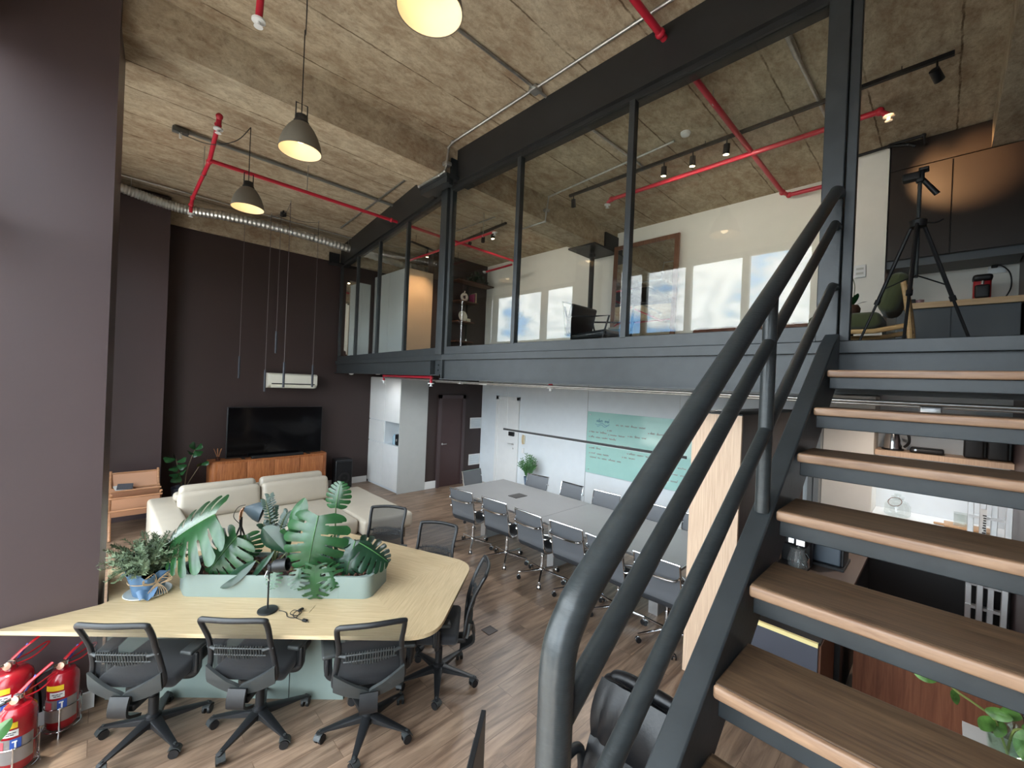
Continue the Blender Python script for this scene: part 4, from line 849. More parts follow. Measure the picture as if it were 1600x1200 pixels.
th = CC = thing('conference_chair', 'x', 'chair', (0, 0, 0), 'grey sling chairs at the conference table')
prof = smooth_path([V(0, -.335, .915), V(0, -.318, .86), V(0, -.29, .72), V(0, -.262, .60), V(0, -.25, .51), V(0, -.20, .448), V(0, -.10, .435), V(0, .08, .455), V(0, .19, .462), V(0, .235, .445)], 5)
build('sling', MB().grid(lambda a, b: V((a-.5)*.44, 0, 0)+prof[min(len(prof)-1, int(round(b*(len(prof)-1))))], 6, len(prof)-1, .006), MESHG, th)
build('seat_pad', MB().grid(lambda a, b: V((a-.5)*.425, 0, -.008)+prof[20+min(len(prof)-21, int(round(b*(len(prof)-21))))], 6, len(prof)-21, .012), mat('dark_seat_underside', S(48, 50, 54), .7), th)
for s_ in (-1, 1):
    build('side_rail', MB().tube([p+V(s_*.228, 0, 0) for p in prof], .011, 8, flat=(.7, 1.3)), CHROME, th)
    build('armrest', MB().tube(smooth_path([V(s_*.232, -.27, .63), V(s_*.272, -.25, .64), V(s_*.275, -.05, .645), V(s_*.275, .08, .63), V(s_*.272, .12, .58), V(s_*.232, .06, .455)], 6), .0095, 8), CHROME, th)
build('top_bar', MB().tube([prof[0]+V(-.235, 0, 0), prof[0]+V(.235, 0, 0)], .010, 8), CHROME, th)
build('back_spreader', MB().tube(smooth_path([V(-.225, -.300, .80), V(-.205, -.352, .775), V(-.1, -.372, .765), V(.1, -.372, .765), V(.205, -.352, .775), V(.225, -.300, .80)], 6), .012, 8), CHROME, th)
build('seat_spreader', MB().tube(smooth_path([V(-.225, -.02, .445), V(-.15, -.02, .41), V(.15, -.02, .41), V(.225, -.02, .445)], 6), .013, 8).rbox((0, -.02, .395), (.12, .16, .03), .01), CHROME, th)
build('column', MB().lathe([(.032, .075), (.032, .14), (.024, .15), (.024, .30), (.018, .30), (.018, .40)], (0, -.02, 0), 16), CHROME, th)
for k in range(5):
    a = radians(18+72*k); d = V(cos(a), sin(a), 0); c0 = V(0, -.02, 0)
    build('base_arm', MB().tube([c0+d*.02+V(0, 0, .115), c0+d*.20+V(0, 0, .092), c0+d*.31+V(0, 0, .082)], [.020, .016, .013], 8, flat=(.8, 1)), CHROME, th)
    cs = build('caster', MB().tube([c0+d*.305+V(-d.y, d.x, 0)*-.022+V(0, 0, .027), c0+d*.305+V(-d.y, d.x, 0)*.022+V(0, 0, .027)], .027, 12), BLACKD, th)
    build('caster_hood', MB().tube([c0+d*.305+V(-d.y, d.x, 0)*-.010+V(0, 0, .030), c0+d*.305+V(-d.y, d.x, 0)*.010+V(0, 0, .030)], .031, 12).cyl(c0+d*.305+V(0, 0, .05), c0+d*.305+V(0, 0, .085), .007), CHROME, cs)
near = [(4.17, 4.97, .14), (4.22, 4.27, .08), (4.20, 3.58, -.02), (4.22, 3.01, .04), (4.18, 2.44, -.06), (4.17, 1.875, .03)]
ordn = ['nearest the far end', 'second from the far end', 'third from the far end', 'fourth from the far end', 'fifth from far end', 'beside the pale wood panel']
for i, (x, y, j) in enumerate(near):
    l = 'grey sling chair on sofa side of the meeting table, ' + ordn[i]
    if i == 0: CC.location = (x, y, 0); CC.rotation_euler = (0, 0, -pi/2+j); CC['label'] = l
    else: dup(CC, (x, y, 0), -pi/2+j, l)
ordf = ['in front of the small green plant', 'second along from the small green plant', 'third along from the small green plant', 'fourth along from the small plant', 'beside the pale wood panel']
for i, (x, y, j) in enumerate([(5.24, 4.92, .10), (5.24, 4.21, -.06), (5.24, 3.52, .04), (5.24, 2.80, -.05), (5.24, 2.10, .06)]):
    dup(CC, (x, y, 0), pi/2+j, 'grey sling chair on wall side of meeting table, ' + ordf[i])
dup(CC, (4.90, 5.62, 0), pi+.1, 'grey sling chair at the head of the conference table near the dark door')
one('floor_outlet', MB().box(2.84, 2.96, 3.09, 3.21, 0, .004).ring([(2.84, 3.09), (2.96, 3.09), (2.96, 3.21), (2.84, 3.21)], [(2.85, 3.10), (2.95, 3.10), (2.95, 3.20), (2.85, 3.20)], .004, .006), mat('outlet_dark', S(66, 56, 52), .5), 'square dark floor outlet in the planks beside the desk', 'floor outlet')

# whiteboard
t = thing('glass_whiteboard', 'pale green glass writing board with red and blue handwriting on the white wall', 'whiteboard', (6.98, 3.75, .82))
build('glass_panel', MB().box(6.982, 6.992, 2.55, 4.955, .82, 2.03), mat('pale_green_glass', S(166, 208, 200), .08, spec=.7), t)
for y in (2.63, 4.88):
    for z in (.88, 1.97): build('standoff', MB().lathe([(0, 0), (.012, 0), (.012, .012), (0, .012)], (6.982, y, z), 12, RY(-pi/2)), ALU, t)
rr = random.Random(21)
def scribble(mb, y, z, n, hgt):
    """a line of quick handwriting running toward smaller y"""
    for k in range(n):
        L = rr.choice((3, 4, 5, 6, 7)); pts = []
        for q in range(L*3): pts.append((6.9805, y-q*.0075, z+hgt*(.5*sin(q*2.3+rr.random())+.5)*(1.7 if rr.random() < .12 else 1)))
        mb.tube(pts, .0026, 4); y -= L*3*.0075+.03
    return y
hw = MB()
for (y, z, n) in ((4.86, 1.62, 3), (4.86, 1.52, 4), (4.44, 1.68, 1), (4.30, 1.80, 5), (4.42, 1.60, 2), (4.0, 1.62, 3), (4.84, 1.30, 2), (4.84, 1.20, 3), (4.86, 1.12, 5), (4.2, 1.42, 2), (4.0, 1.30, 3), (4.1, 1.22, 2), (3.3, 1.55, 2), (3.3, 1.42, 2), (3.25, 1.2, 2), (3.2, 1.08, 2), (3.2, .96, 2), (3.6, 1.72, 3)):
    scribble(hw, y, z, n, .028)
    if n < 5: hw.cbox((6.9805, y+.03, z+.012), (.003, .014, .014))
build('red_handwriting', hw, mat('red_marker', S(176, 84, 82), .5), t)
hb = MB(); scribble(hb, 4.74, 1.83, 2, .05)
hb.tube([(6.9805, 4.76-.32*q/20, 1.80-.02*sin(q*.5)) for q in range(21)], .003, 4).tube([(6.9805, 4.72-.26*q/20, 1.77-.02*sin(q*.5+1)) for q in range(21)], .003, 4)
build('blue_heading', hb, mat('blue_marker', S(84, 124, 172), .5), t)
t = thing('potted_plant', 'small bushy green plant in a blue-grey pot by the white meeting wall', 'potted plant', (6.72, 6.25, 0)); q0 = V(6.72, 6.25, 0)
build('stool', MB().box(6.57, 6.87, 6.10, 6.40, .30, .33).cyl((6.6, 6.13, 0), (6.6, 6.13, .3), .012).cyl((6.84, 6.13, 0), (6.84, 6.13, .3), .012).cyl((6.6, 6.37, 0), (6.6, 6.37, .3), .012).cyl((6.84, 6.37, 0), (6.84, 6.37, .3), .012), WHITEG, t)
build('pot', MB().lathe([(0, .331), (.085, .331), (.11, .50), (.10, .50), (.09, .47), (0, .47)], q0, 20), mat('blue_grey_pot', S(92, 112, 134), .5), t)
gm = MB(); rnd = random.Random(9)
for i in range(60):
    a = rnd.uniform(0, 6.28); r_ = rnd.uniform(.03, .24); e = q0+V(min(r_*cos(a), .20), r_*sin(a), rnd.uniform(.70, .95)); pth = smooth_path([q0+V(.04*cos(a), .04*sin(a), .47), q0+V(.4*r_*cos(a), .4*r_*sin(a), .62), e], 4); gm.tube(pth, .003, 4)
    for j in range(2, 9):
        for s_ in (1, -1):
            d = (pth[j]-pth[j-1]).normalized(); sd = d.cross(V(-.6, -.6, .3)).normalized(); leafmap(pth[j], pth[j]+(d*.7+sd*s_*.7)*.05, V(-.6, -.6, .5), .010, lance, .05, 0, gm, 3, 1)
build('foliage', gm, LEAFL, t)
# linear light over the table
t = thing('linear_pendant', 'long thin black linear pendant hanging over the conference table', 'pendant lamp', (4.75, 3.5, 1.75))
build('profile', MB().box(4.738, 4.762, 2.0, 5.02, 1.755, 1.785), STEELD, t); build('diffuser', MB().box(4.741, 4.759, 2.02, 5.0, 1.752, 1.7555), emit('led_off_white', (.8, .82, .82), .4), t)
for y in (4.95, 2.1): build('wire', MB().cyl((4.75, y, 1.785), (4.75, y, 2.62), .0018, n=6), GALV, t)

# ================================================================== CEILING SERVICES
PEND = mat('taupe_lamp_enamel', S(112, 106, 94), .5); PENDI = mat('pearl_white_enamel', S(240, 226, 200), .4)
def pendant(y, label, hook, swag):
    x, z = 1.14, 4.40; c = V(x, y, 0); th = thing('pendant_lamp', label, 'pendant lamp', (x, y, z), 'taupe dome pendant lamps')
    outer = [(.055, z+.235), (.075, z+.225), (.105, z+.185), (.135, z+.13), (.158, z+.06), (.168, z)]
    sh = build('lamp_shade', MB().lathe(outer+[(.163, z), (.153, z+.06), (.130, z+.128), (.10, z+.18), (.07, z+.218), (.001, z+.225)], c, 40), PEND, th)
    build('shade_lining', MB().lathe([(.162, z+.002), (.151, z+.06), (.128, z+.127), (.098, z+.178), (.068, z+.215), (.001, z+.221)], c, 40, cap0=False), PENDI, sh)
    build('lamp_cap', MB().lathe([(.058, z+.225), (.060, z+.25), (.052, z+.26), (.050, z+.30), (.042, z+.305), (0, z+.31)], c, 24), STEELD, th)
    build('yoke', MB().tube([(x-.045, y, z+.27), (x-.045, y, z+.40), (x+.045, y, z+.40), (x+.045, y, z+.27)], .006, 8), STEELD, th)
    build('bulb', MB().sph((x, y, z+.12), .045, 16, 10), emit('warm_bulb', (1.0, .76, .46), 1.6), th)
    build('cord', MB().tube([(x, y, z+.30), (x, y, z+.41), hook], .0045, 6).tube(smooth_path([hook, *swag], 8), .0045, 6), BLACKD, th)
    pt = bpy.data.lights.new('bulb_light', 'POINT'); pt.energy = .42; pt.color = (1, .72, .42); pt.shadow_soft_size = .04
    po = bpy.data.objects.new('bulb_light', pt); COL.objects.link(po); po.location = (x, y, z+.06)
pendant(3.84, 'middle taupe dome pendant lamp, the largest seen whole, over the desk', (1.14, 3.84, 5.42), [(1.12, 3.75, 5.34), (.98, 3.30, 5.33), (.80, 2.9, 5.47)])
pendant(5.63, 'farthest taupe dome pendant lamp, beyond the concrete beam', (1.14, 5.63, 5.33), [(1.02, 5.72, 5.16), (.82, 5.95, 5.12), (.62, 6.25, 5.25), (.58, 6.59, 5.42)])
pendant(1.88, 'nearest taupe dome pendant lamp, cut by the top of the photo', (1.14, 1.88, 5.42), [(1.2, 1.9, 5.36), (1.5, 2.1, 5.40), (1.9, 2.9, 5.44)])
# stick pendants
hub = V(2.27, 8.45, 5.42)
SL = mat('slate_stick', S(58, 60, 66), .35, metal=.2)
for (x, y, zb, zt, hook, l) in ((1.86, 9.35, 2.40, 2.82, V(1.86, 9.35, 5.46), 'leftmost black stick pendant hanging before the dark wall'),
        (2.156, 8.75, 2.18, 2.578, V(2.156, 8.75, 5.44), 'black stick pendant overlapping the left end of the air conditioner'),
        (2.25, 8.50, 2.89, 3.29, V(2.25, 8.50, 5.44), 'highest black stick pendant, in the middle of the five'),
        (2.22, 7.86, 2.29, 2.72, V(2.22, 7.86, 5.44), 'black stick pendant crossing the middle of the air conditioner'),
        (2.89, 8.45, 2.29, 2.71, V(2.89, 8.45, 5.44), 'rightmost black stick pendant at the right end of the air conditioner')):
    t = thing('stick_pendant', l, 'pendant lamp', (x, y, zb), 'black stick pendants over the sofa')
    build('tube', MB().cyl((x, y, zb), (x, y, zt), .019, n=18), SL, t); build('wire', MB().cyl((x, y, zt), hook, .0045, n=6).tube(smooth_path([hook, (hook+hub)/2-V(0, 0, .05), hub], 7), .004, 6), mat('grey_flex', S(104, 98, 98), .5), t); build('hook', MB().cyl(hook, (hook.x, hook.y, ZC), .006, n=6), GALV, t)
one('ceiling_hub', MB().lathe([(0, 5.36), (.05, 5.38), (.05, 5.44), (0, 5.44)], (2.27, 8.45, 0), 16).cyl((2.27, 8.45, 5.44), (2.27, 8.45, ZC), .012), BLACKD, 'small black junction hub feeding the stick pendants under the ceiling', 'junction')

def pipe(name, label, cat, paths, r, m, extra=None, group=None, hang=None):
    t = thing(name, label, cat, paths[0][0], group); mb = MB()
    for p in paths: mb.tube(p, r, 12)
    build('run', mb, m, t)
    cp = MB()
    for p in paths:
        for q in p[1:-1]: cp.sph(q, r*1.45, 10, 6)
    if cp.v: build('elbow', cp, m, t)
    if extra:
        for nm, mbb, mm in extra: build(nm, mbb, mm, t)
    if hang:
        hg = MB()
        for q in hang: hg.cyl(q, (q[0], q[1], ZC), .005, n=6).tube(arc(q, V(1, 0, 0), V(0, 0, 1), r+.004, 0, 2*pi, 12)[:-1], .004, 5, closed=True)
        build('hanger', hg, GALV, t)
    return t
def head(x, y, z): return ('sprinkler_head', MB().lathe([(.0, z), (.045, z), (.045, z-.012), (.014, z-.016), (.014, z-.04), (.03, z-.05), (0, z-.052)], (x, y, 0), 18), WHITEG)
pipe('sprinkler_pipe', 'red sprinkler pipe zigzagging under the ceiling by the far pier, with a dropped end', 'pipe',
     [[(.81, 5.46, 5.10), (.81, 5.42, 5.21), (.82, 5.55, 5.18), (.88, 6.45, 5.12), (.90, 7.95, 5.11), (.90, 8.10, 5.04), (.90, 8.10, 4.92)], [(.87, 6.36, 5.10), (3.3, 6.36, 5.10), (6.3, 6.40, 5.10)]], .024, RED,
     [head(.81, 5.46, 5.10), head(.90, 8.10, 4.91)], hang=[(.885, 6.9, 5.115), (2.0, 6.36, 5.10), (4.5, 6.38, 5.10)])
pipe('sprinkler_pipe', 'short red sprinkler drop at the top left above the near pier', 'pipe', [[(.72, 2.4, 5.36), (.73, 3.38, 5.36), (.73, 3.44, 5.28), (.73, 3.50, 5.06)]], .024, RED, [head(.73, 3.50, 5.05)], hang=[(.72, 3.0, 5.36)])
pipe('sprinkler_pipe', 'red sprinkler pipe piercing the black top beam and forking over the mezzanine', 'pipe',
     [[(2.0, 1.66, 5.36), (3.1, 1.66, 5.36), (6.75, 1.66, 5.36), (6.85, 1.60, 5.34), (6.85, .75, 5.34)], [(5.38, 3.62, 5.30), (5.38, 3.55, 5.34), (5.38, .52, 5.34), (5.38, .46, 5.28)]], .028, RED, [head(5.38, 3.62, 5.28), head(5.38, .45, 5.27)], hang=[(5.38, 3.2, 5.34), (4.2, 1.66, 5.36), (5.38, .9, 5.34)])
pipe('sprinkler_pipe', 'red sprinkler cross-pipe over the far end of the mezzanine', 'pipe', [[(4.6, 8.0, 5.04), (4.62, 5.3, 5.04)], [(6.2, 6.52, 5.06), (6.25, 7.4, 5.06)]], .022, RED, [head(4.62, 5.3, 5.03)], hang=[(4.62, 5.6, 5.04)])
pipe('sprinkler_pipe', 'red sprinkler pipe just under the steel edge beam near the dark door', 'pipe', [[(3.72, 7.2, 2.48), (3.72, 7.2, 2.565), (3.46, 5.25, 2.565), (3.46, 5.25, 2.48)]], .020, RED, [head(3.72, 7.2, 2.48), head(3.46, 5.25, 2.48)])
pipe('sprinkler_drop', 'single red sprinkler drop under the steel beam over the meeting table', 'sprinkler', [[(3.75, 3.20, 2.62), (3.75, 3.20, 2.50)]], .026, RED, [head(3.75, 3.20, 2.50)])
def box_(x, y, z, s=.05): return MB().rbox((x, y, z), (s*2, s*2, s), .01, 2)
pipe('conduit', 'galvanised conduit along the ceiling beside the black top beam, stepping under the concrete beam', 'conduit',
     [[(2.96, YR, 5.455), (3.0, 4.30, 5.455), (3.0, 4.38, 5.42), (3.0, 4.41, 5.20), (2.97, 4.40, 5.12), (2.93, 4.46, 5.075), (2.93, 4.92, 5.075), (2.97, 4.99, 5.12), (3.05, 5.02, 5.40), (3.08, 5.10, 5.455), (3.30, 8.4, 5.455)]], .0145, GALV, [('junction_box', box_(3.0, 2.92, 5.45), GALV), ('junction_box', box_(3.0, 4.40, 5.22, .045), GALV)])
pipe('conduit', 'galvanised conduit crossing the ceiling from the nearest pendant to the black top beam', 'conduit', [[(.8, 2.92, 5.462), (3.16, 2.92, 5.462)]], .0145, GALV)
pipe('conduit', 'galvanised conduit across the mezzanine ceiling continuing behind the black top beam', 'conduit', [[(3.35, 2.90, 5.46), (5.05, 2.86, 5.46)]], .0145, GALV)
pipe('conduit', 'pale conduit along the mezzanine ceiling ending at the round smoke detector', 'conduit', [[(4.88, 7.0, 5.45), (4.9, 5.05, 5.45), (4.9, 4.99, 5.2), (4.9, 4.97, 5.08), (4.9, 4.43, 5.08), (4.9, 4.42, 5.2), (4.9, 4.38, 5.45), (4.74, 2.30, 5.455)]], .013, GALV, [('junction_box', box_(4.9, 4.42, 5.25, .04), GALV)])
pipe('conduit', 'conduit with a pipe end running along the mezzanine ceiling close to the stair-head post', 'conduit', [[(3.4, .97, 5.45), (4.23, .97, 5.45), (6.4, .92, 5.46)]], .016, GALV, [('coupling', MB().cyl((3.7, .97, 5.45), (4.22, .97, 5.45), .026, n=12), GALV)])
pipe('conduit', 'dark conduit pair across the ceiling behind the pendant lamps', 'conduit', [[(.58, 6.59, 5.445), (3.7, 6.59, 5.445)]], .022, mat('dull_grey_conduit', S(120, 120, 116), .5), [('terminal_box', MB().rbox((.60, 6.59, 5.43), (.16, .08, .06), .01), mat('terminal_grey', S(84, 86, 84), .5)), ('plug', MB().cyl((.60, 6.56, 5.40), (.60, 6.56, 5.33), .014), WHITEG)])
pipe('conduit', 'thin conduit along the ceiling just above the flexible duct', 'conduit', [[(-.4, 8.85, 5.45), (3.7, 8.85, 5.45)]], .012, GALV)
pipe('conduit', 'galvanised conduits running under the mezzanine edge over the meeting table', 'conduit', [[(3.62, 7.0, 2.53), (3.5, 4.6, 2.515), (3.42, -.4, 2.51)], [(3.78, 5.6, 2.50), (3.72, -.4, 2.49)]], .011, GALV,
     [('junction_box', box_(3.75, 4.92, 2.50, .035), ALU), ('junction_box', box_(3.73, 1.45, 2.49, .04), ALU), ('junction_box', box_(3.72, .05, 2.47, .05), ALU), ('emergency_box', MB().rbox((3.62, 4.2, 2.515), (.12, .16, .05), .01), WHITEG)])
pipe('conduit', 'black conduit kinked along the ceiling above the dark upper cabinets', 'conduit', [[(6.42, 1.05, 5.42), (6.42, .52, 5.44), (6.42, .36, 5.40), (6.42, .30, 5.36)], [(6.44, .52, 5.46), (6.44, .24, 5.465), (6.44, .22, 5.36)]], .017, BLACKD)
# flexible duct
dp = smooth_path([(-.45, 9.02, 5.37), (.15, 9.0, 5.30), (.55, 9.0, 5.24), (.95, 9.0, 5.22), (1.5, 9.0, 5.28), (2.2, 9.0, 5.31), (3.0, 9.0, 5.30), (3.8, 9.0, 5.26), (5.0, 8.95, 5.20), (6.0, 8.9, 5.22)], 20)
rs = [.075*(1+.085*(1 if i % 2 else -1)) for i in range(len(dp))]
t = thing('flexible_duct', 'silver corrugated flexible duct along the ceiling above the television wall', 'duct', dp[0]); build('corrugated_hose', MB().tube(dp, rs, 18), mat('duct_foil', (.74, .73, .70), .3, metal=.75), t, sharp=20)
sd_ = MB()
for i in range(24, len(dp), 38): sd_.tube(arc(dp[i], V(0, 1, 0), V(0, 0, 1), .082, 0, 2*pi, 16)[:-1], .004, 5, closed=True).cyl(dp[i]+V(0, 0, .08), (dp[i].x, dp[i].y, ZC), .004, n=6)
build('hanger_strap', sd_, GALV, t)
def smoke(x, y, z, l):
    t = thing('smoke_detector', l, 'smoke detector', (x, y, z-.05)); build('base', MB().lathe([(0, z), (.055, z), (.055, z-.015), (0, z-.015)], (x, y, 0), 24), WHITEG, t)
    build('sensor_head', MB().lathe([(.048, z-.015), (.046, z-.035), (.025, z-.048), (0, z-.05)], (x, y, 0), 24), WHITEG, t)
smoke(4.70, 2.15, ZC, 'round white smoke detector on the mezzanine ceiling'); smoke(3.86, 8.95, 2.61, 'round white smoke detector under the far end of the steel edge beam')
# track lights over the mezzanine
def spot(th, x, y, z, d, on):
    d = Vector(d).normalized(); c = V(x, y, z-.12)
    s_ = build('spot_head', MB().tube([c-d*.055, c+d*.055], [.034, .036], 18).tube([c+d*.055, c+d*.052, c+d*.02], [.036, .030, .028], 18), BLACKD, th)
    build('stem', MB().tube([(x, y, z), (x, y, z-.05), c-d*.03], .007, 8), BLACKD, s_)
    if on: build('spot_lens', MB().tube([c+d*.054, c+d*.0565], .029, 16), emit('spot_glow', (1, .74, .42), 30), s_)
def track(label, p0, p1, spots):
    t = thing('track_light', label, 'track light', ((p0[0]+p1[0])/2, (p0[1]+p1[1])/2, p0[2])); m_ = MB(); a, b = Vector(p0), Vector(p1); d = (b-a).normalized(); n = V(d.y, -d.x, 0)*.017
    m_.ex([a-n-V(0, 0, .018), a+n-V(0, 0, .018), a+n+V(0, 0, .018), a-n+V(0, 0, .018)], b-a); build('track', m_, BLACKD, t)
    hg = MB()
    for u_ in (.08, .5, .92): q = a+(b-a)*u_; hg.cyl(q, (q.x, q.y, ZC), .004, n=6)
    build('hanger', hg, BLACKD, t)
    for (u_, dd, on) in spots: q = a+(b-a)*u_; spot(t, q.x, q.y, q.z-.015, dd, on)
track('long black lighting track over the mezzanine with six spot heads', (5.04, 4.08, 5.425), (4.99, .02, 5.425), [(.02, (.5, .3, -.8), False), (.375, (.15, .1, -1), True), (.465, (.15, .1, -1), True), (.56, (.15, .1, -1), True), (.80, (.5, -.1, -.85), True), (.975, (.8, -.35, -.6), False)])
track('short black lighting track at the far end of the mezzanine ceiling', (5.15, 7.0, 5.36), (5.05, 5.5, 5.36), [(.25, (-.2, .2, -1), False), (.55, (-.2, -.2, -1), False), (.75, (.1, 0, -1), True)])
track('black lighting track close to the rear corner of the mezzanine', (5.9, 7.9, 5.3), (4.4, 7.6, 5.3), [(.7, (0, .3, -1), True)])
def lamp(name, loc, tgt, e, ang, col=(1, .70, .40), size=.03):
    L = bpy.data.lights.new(name, 'SPOT'); L.energy = e; L.spot_size = radians(ang); L.spot_blend = .9; L.color = col; L.shadow_soft_size = size
    o = bpy.data.objects.new(name, L); COL.objects.link(o); o.location = loc; o.rotation_euler = (Vector(tgt)-Vector(loc)).to_track_quat('-Z', 'Y').to_euler()
lamp('track_spot_light', (4.98, .60, 5.20), (6.5, -.06, 5.02), 170, 32, (1, .55, .25))
for y in (2.5, 2.14, 1.76): lamp('track_spot_light', (5.0, y, 5.18), (7.0, y+.6*(y-2.0), 3.7), 12, 150, (1, .90, .78))
lamp('track_spot_light', (4.85, 7.6, 5.15), (5.0, 8.25, 4.2), 45, 70, (1, .62, .32)); lamp('track_spot_light', (5.08, 5.9, 5.16), (7.0, 5.9, 3.7), 26, 150, (1, .90, .78))
for (x, y, l) in ((4.2, 8.4, 'by the television wall'), (5.0, 6.9, 'before the dark door'), (5.3, 5.2, 'over the far half of the meeting table'), (5.3, 3.4, 'over the near half of the meeting table'), (4.2, 4.3, 'on the sofa side of the meeting table'), (5.3, 1.9, 'beside the wooden cabinet end'), (5.7, .2, 'over the kitchen niche, added to brighten it')):
    t = thing('downlight', 'small round downlight under the mezzanine ' + l, 'downlight', (x, y, 2.58), 'downlights under the mezzanine'); build('trim_ring', MB().lathe([(.03, 2.60), (.045, 2.60), (.045, 2.585), (.03, 2.585)], (x, y, 0), 20, closed=True), WHITEG, t); build('lens', MB().lathe([(0, 2.592), (.03, 2.592)], (x, y, 0), 16), emit('spot_glow2', (1, .93, .84), 12), t)
    lamp('downlight_beam', (x, y, 2.57), (x, y, 0), (12 if y > 8 else 45) if y > 1 else 42, 165, (.93, .97, 1.0) if y > 1 else (1, .84, .72), .05)  # the warm kitchen-niche lamp is added to brighten the column beside it

# ================================================================== MEZZANINE CONTENTS
KITB = mat('kitchen_charcoal', S(44, 41, 41), .45, var=.05); KITG = mat('kitchen_grey_front', S(84, 89, 94), .5); OAKE = wood('oak_worktop_edge', S(196, 158, 112), S(222, 190, 146), axis='Y')
t = thing('wall_cabinet', 'tall dark wall cabinets over the upper kitchenette', 'cabinet', (6.75, 0, 4.1))
build('body', MB().box(6.53, 6.995, YR+.01, .51, 4.12, 5.47), KITB, t)
build('under_panel', MB().box(6.53, 6.995, YR+.01, .51, 4.04, 4.12), KITG, t)
for (y0, y1, z0, z1) in ((.005, .505, 4.13, 5.16), (YR+.012, -.005, 4.13, 5.16), (YR+.012, .505, 5.17, 5.46)): build('door', MB().box(6.505, 6.53, y0, y1, z0, z1), mat('cabinet_brown_black', S(50, 42, 38), .4), t, bevel=.002)
t = thing('base_cabinet', 'grey base cabinets of the upper kitchenette with a pale oak worktop', 'cabinet', (6.7, 0, DECK))
build('body', MB().box(6.44, 6.995, YR+.02, .40, DECK+.08, 3.535), KITG, t); build('worktop', MB().box(6.40, 6.995, YR+.005, .42, 3.535, 3.60), OAKE, t, bevel=.003)
for (y0, y1) in ((-.03, .395), (YR+.025, -.036)): build('door', MB().box(6.42, 6.44, y0, y1, DECK+.10, 3.525), KITG, t, bevel=.002)
build('plinth', MB().box(6.5, 6.99, YR+.02, .40, DECK, DECK+.08), BLACKD, t)
t = thing('capsule_coffee_machine', 'small red and black capsule coffee machine on the upper worktop', 'coffee machine', (6.6, -.25, 3.6))
build('body', MB().rbox((6.62, -.25, 3.72), (.20, .13, .235), .035, 3), mat('machine_red', S(170, 32, 40), .3), t); build('front', MB().rbox((6.53, -.25, 3.69), (.05, .11, .14), .02).rbox((6.56, -.25, 3.83), (.16, .145, .07), .03), BLACKD, t); build('spout', MB().cyl((6.515, -.25, 3.80), (6.515, -.25, 3.76), .014), CHROME, t)
t = thing('small_canister', 'little dark canister with a pink lid on the left of the upper worktop', 'canister', (6.62, .26, 3.6)); build('body', MB().rbox((6.62, .28, 3.64), (.07, .06, .075), .01), BLACKD, t); build('cup', MB().lathe([(0, 3.601), (.03, 3.605), (.036, 3.66), (0, 3.67)], (6.6, .215, 0), 16), mat('pinkish_cup', S(140, 110, 116), .4), t)
t = thing('power_cord', 'black plug and cord hanging at the socket above the upper worktop', 'cord', (6.98, -.36, 3.95)); build('socket_plate', MB().rbox((6.99, -.37, 4.0), (.015, .13, .09), .005), WHITEG, t); build('cable', MB().tube(smooth_path([(6.96, -.35, 4.03), (6.93, -.40, 4.02), (6.92, -.46, 3.93), (6.90, -.47, 3.78), (6.85, -.43, 3.66), (6.80, -.40, 3.61)], 6), .006, 7).rbox((6.965, -.35, 4.03), (.05, .05, .03), .01), BLACKD, t)
t = thing('double_socket', 'white double socket plate on the white column of the mezzanine', 'socket', (6.49, .74, 4.0)); build('plate', MB().rbox((6.492, .745, 4.05), (.014, .11, .15), .004), WHITEG, t); build('outlet', MB().box(6.482, 6.486, .71, .78, 4.065, 4.09).box(6.482, 6.486, .71, .78, 4.01, 4.035), mat('socket_grey', S(196, 196, 190), .5), t)
# tripod
t = thing('camera_tripod', 'black camera tripod standing at the head of the stairs', 'tripod', (4.6, .18, DECK)); tp = V(4.6, .18, 0)
for a, sp_ in ((1.25, .36), (-.90, .40), (3.05, .36)):
    d = V(cos(a), sin(a), 0); l0 = tp+d*.04+V(0, 0, 3.92); l1 = tp+d*(.04+sp_*.55)+V(0, 0, 3.36); l2 = tp+d*(.04+sp_*1.05)+V(0, 0, DECK)
    lg_ = build('leg', MB().tube([l0, l1], .014, 8).tube([l1, l2], .010, 8).tube([l1-V(0, 0, .0), l1+(l2-l1)*.08], .02, 8).sph(l2+V(0, 0, .012), .014, 8, 6), BLACKD, t)
    build('brace', MB().tube([tp+V(0, 0, 3.52), l0+(l1-l0)*.85], .005, 6), BLACKD, t)
build('centre_column', MB().cyl(tp+V(0, 0, 3.5), tp+V(0, 0, 4.26), .013), GREYP, t); build('crown', MB().lathe([(0, 3.90), (.05, 3.90), (.055, 3.95), (.02, 3.97), (0, 3.97)], tp, 14).tube(smooth_path([tp+V(.03, -.03, 3.94), tp+V(.05, -.10, 3.93), tp+V(.06, -.14, 3.95)], 4), .006, 6), BLACKD, t)
build('pan_head', MB().rbox(tp+V(0, 0, 4.30), (.05, .05, .09), .012).rbox(tp+V(0, .05, 4.31), (.07, .11, .06), .012).cyl(tp+V(0, 0, 4.30), tp+V(.04, -.10, 4.15), .016, .02, 10).rbox(tp+V(0, -.02, 4.35), (.08, .06, .02), .005), BLACKD, t)
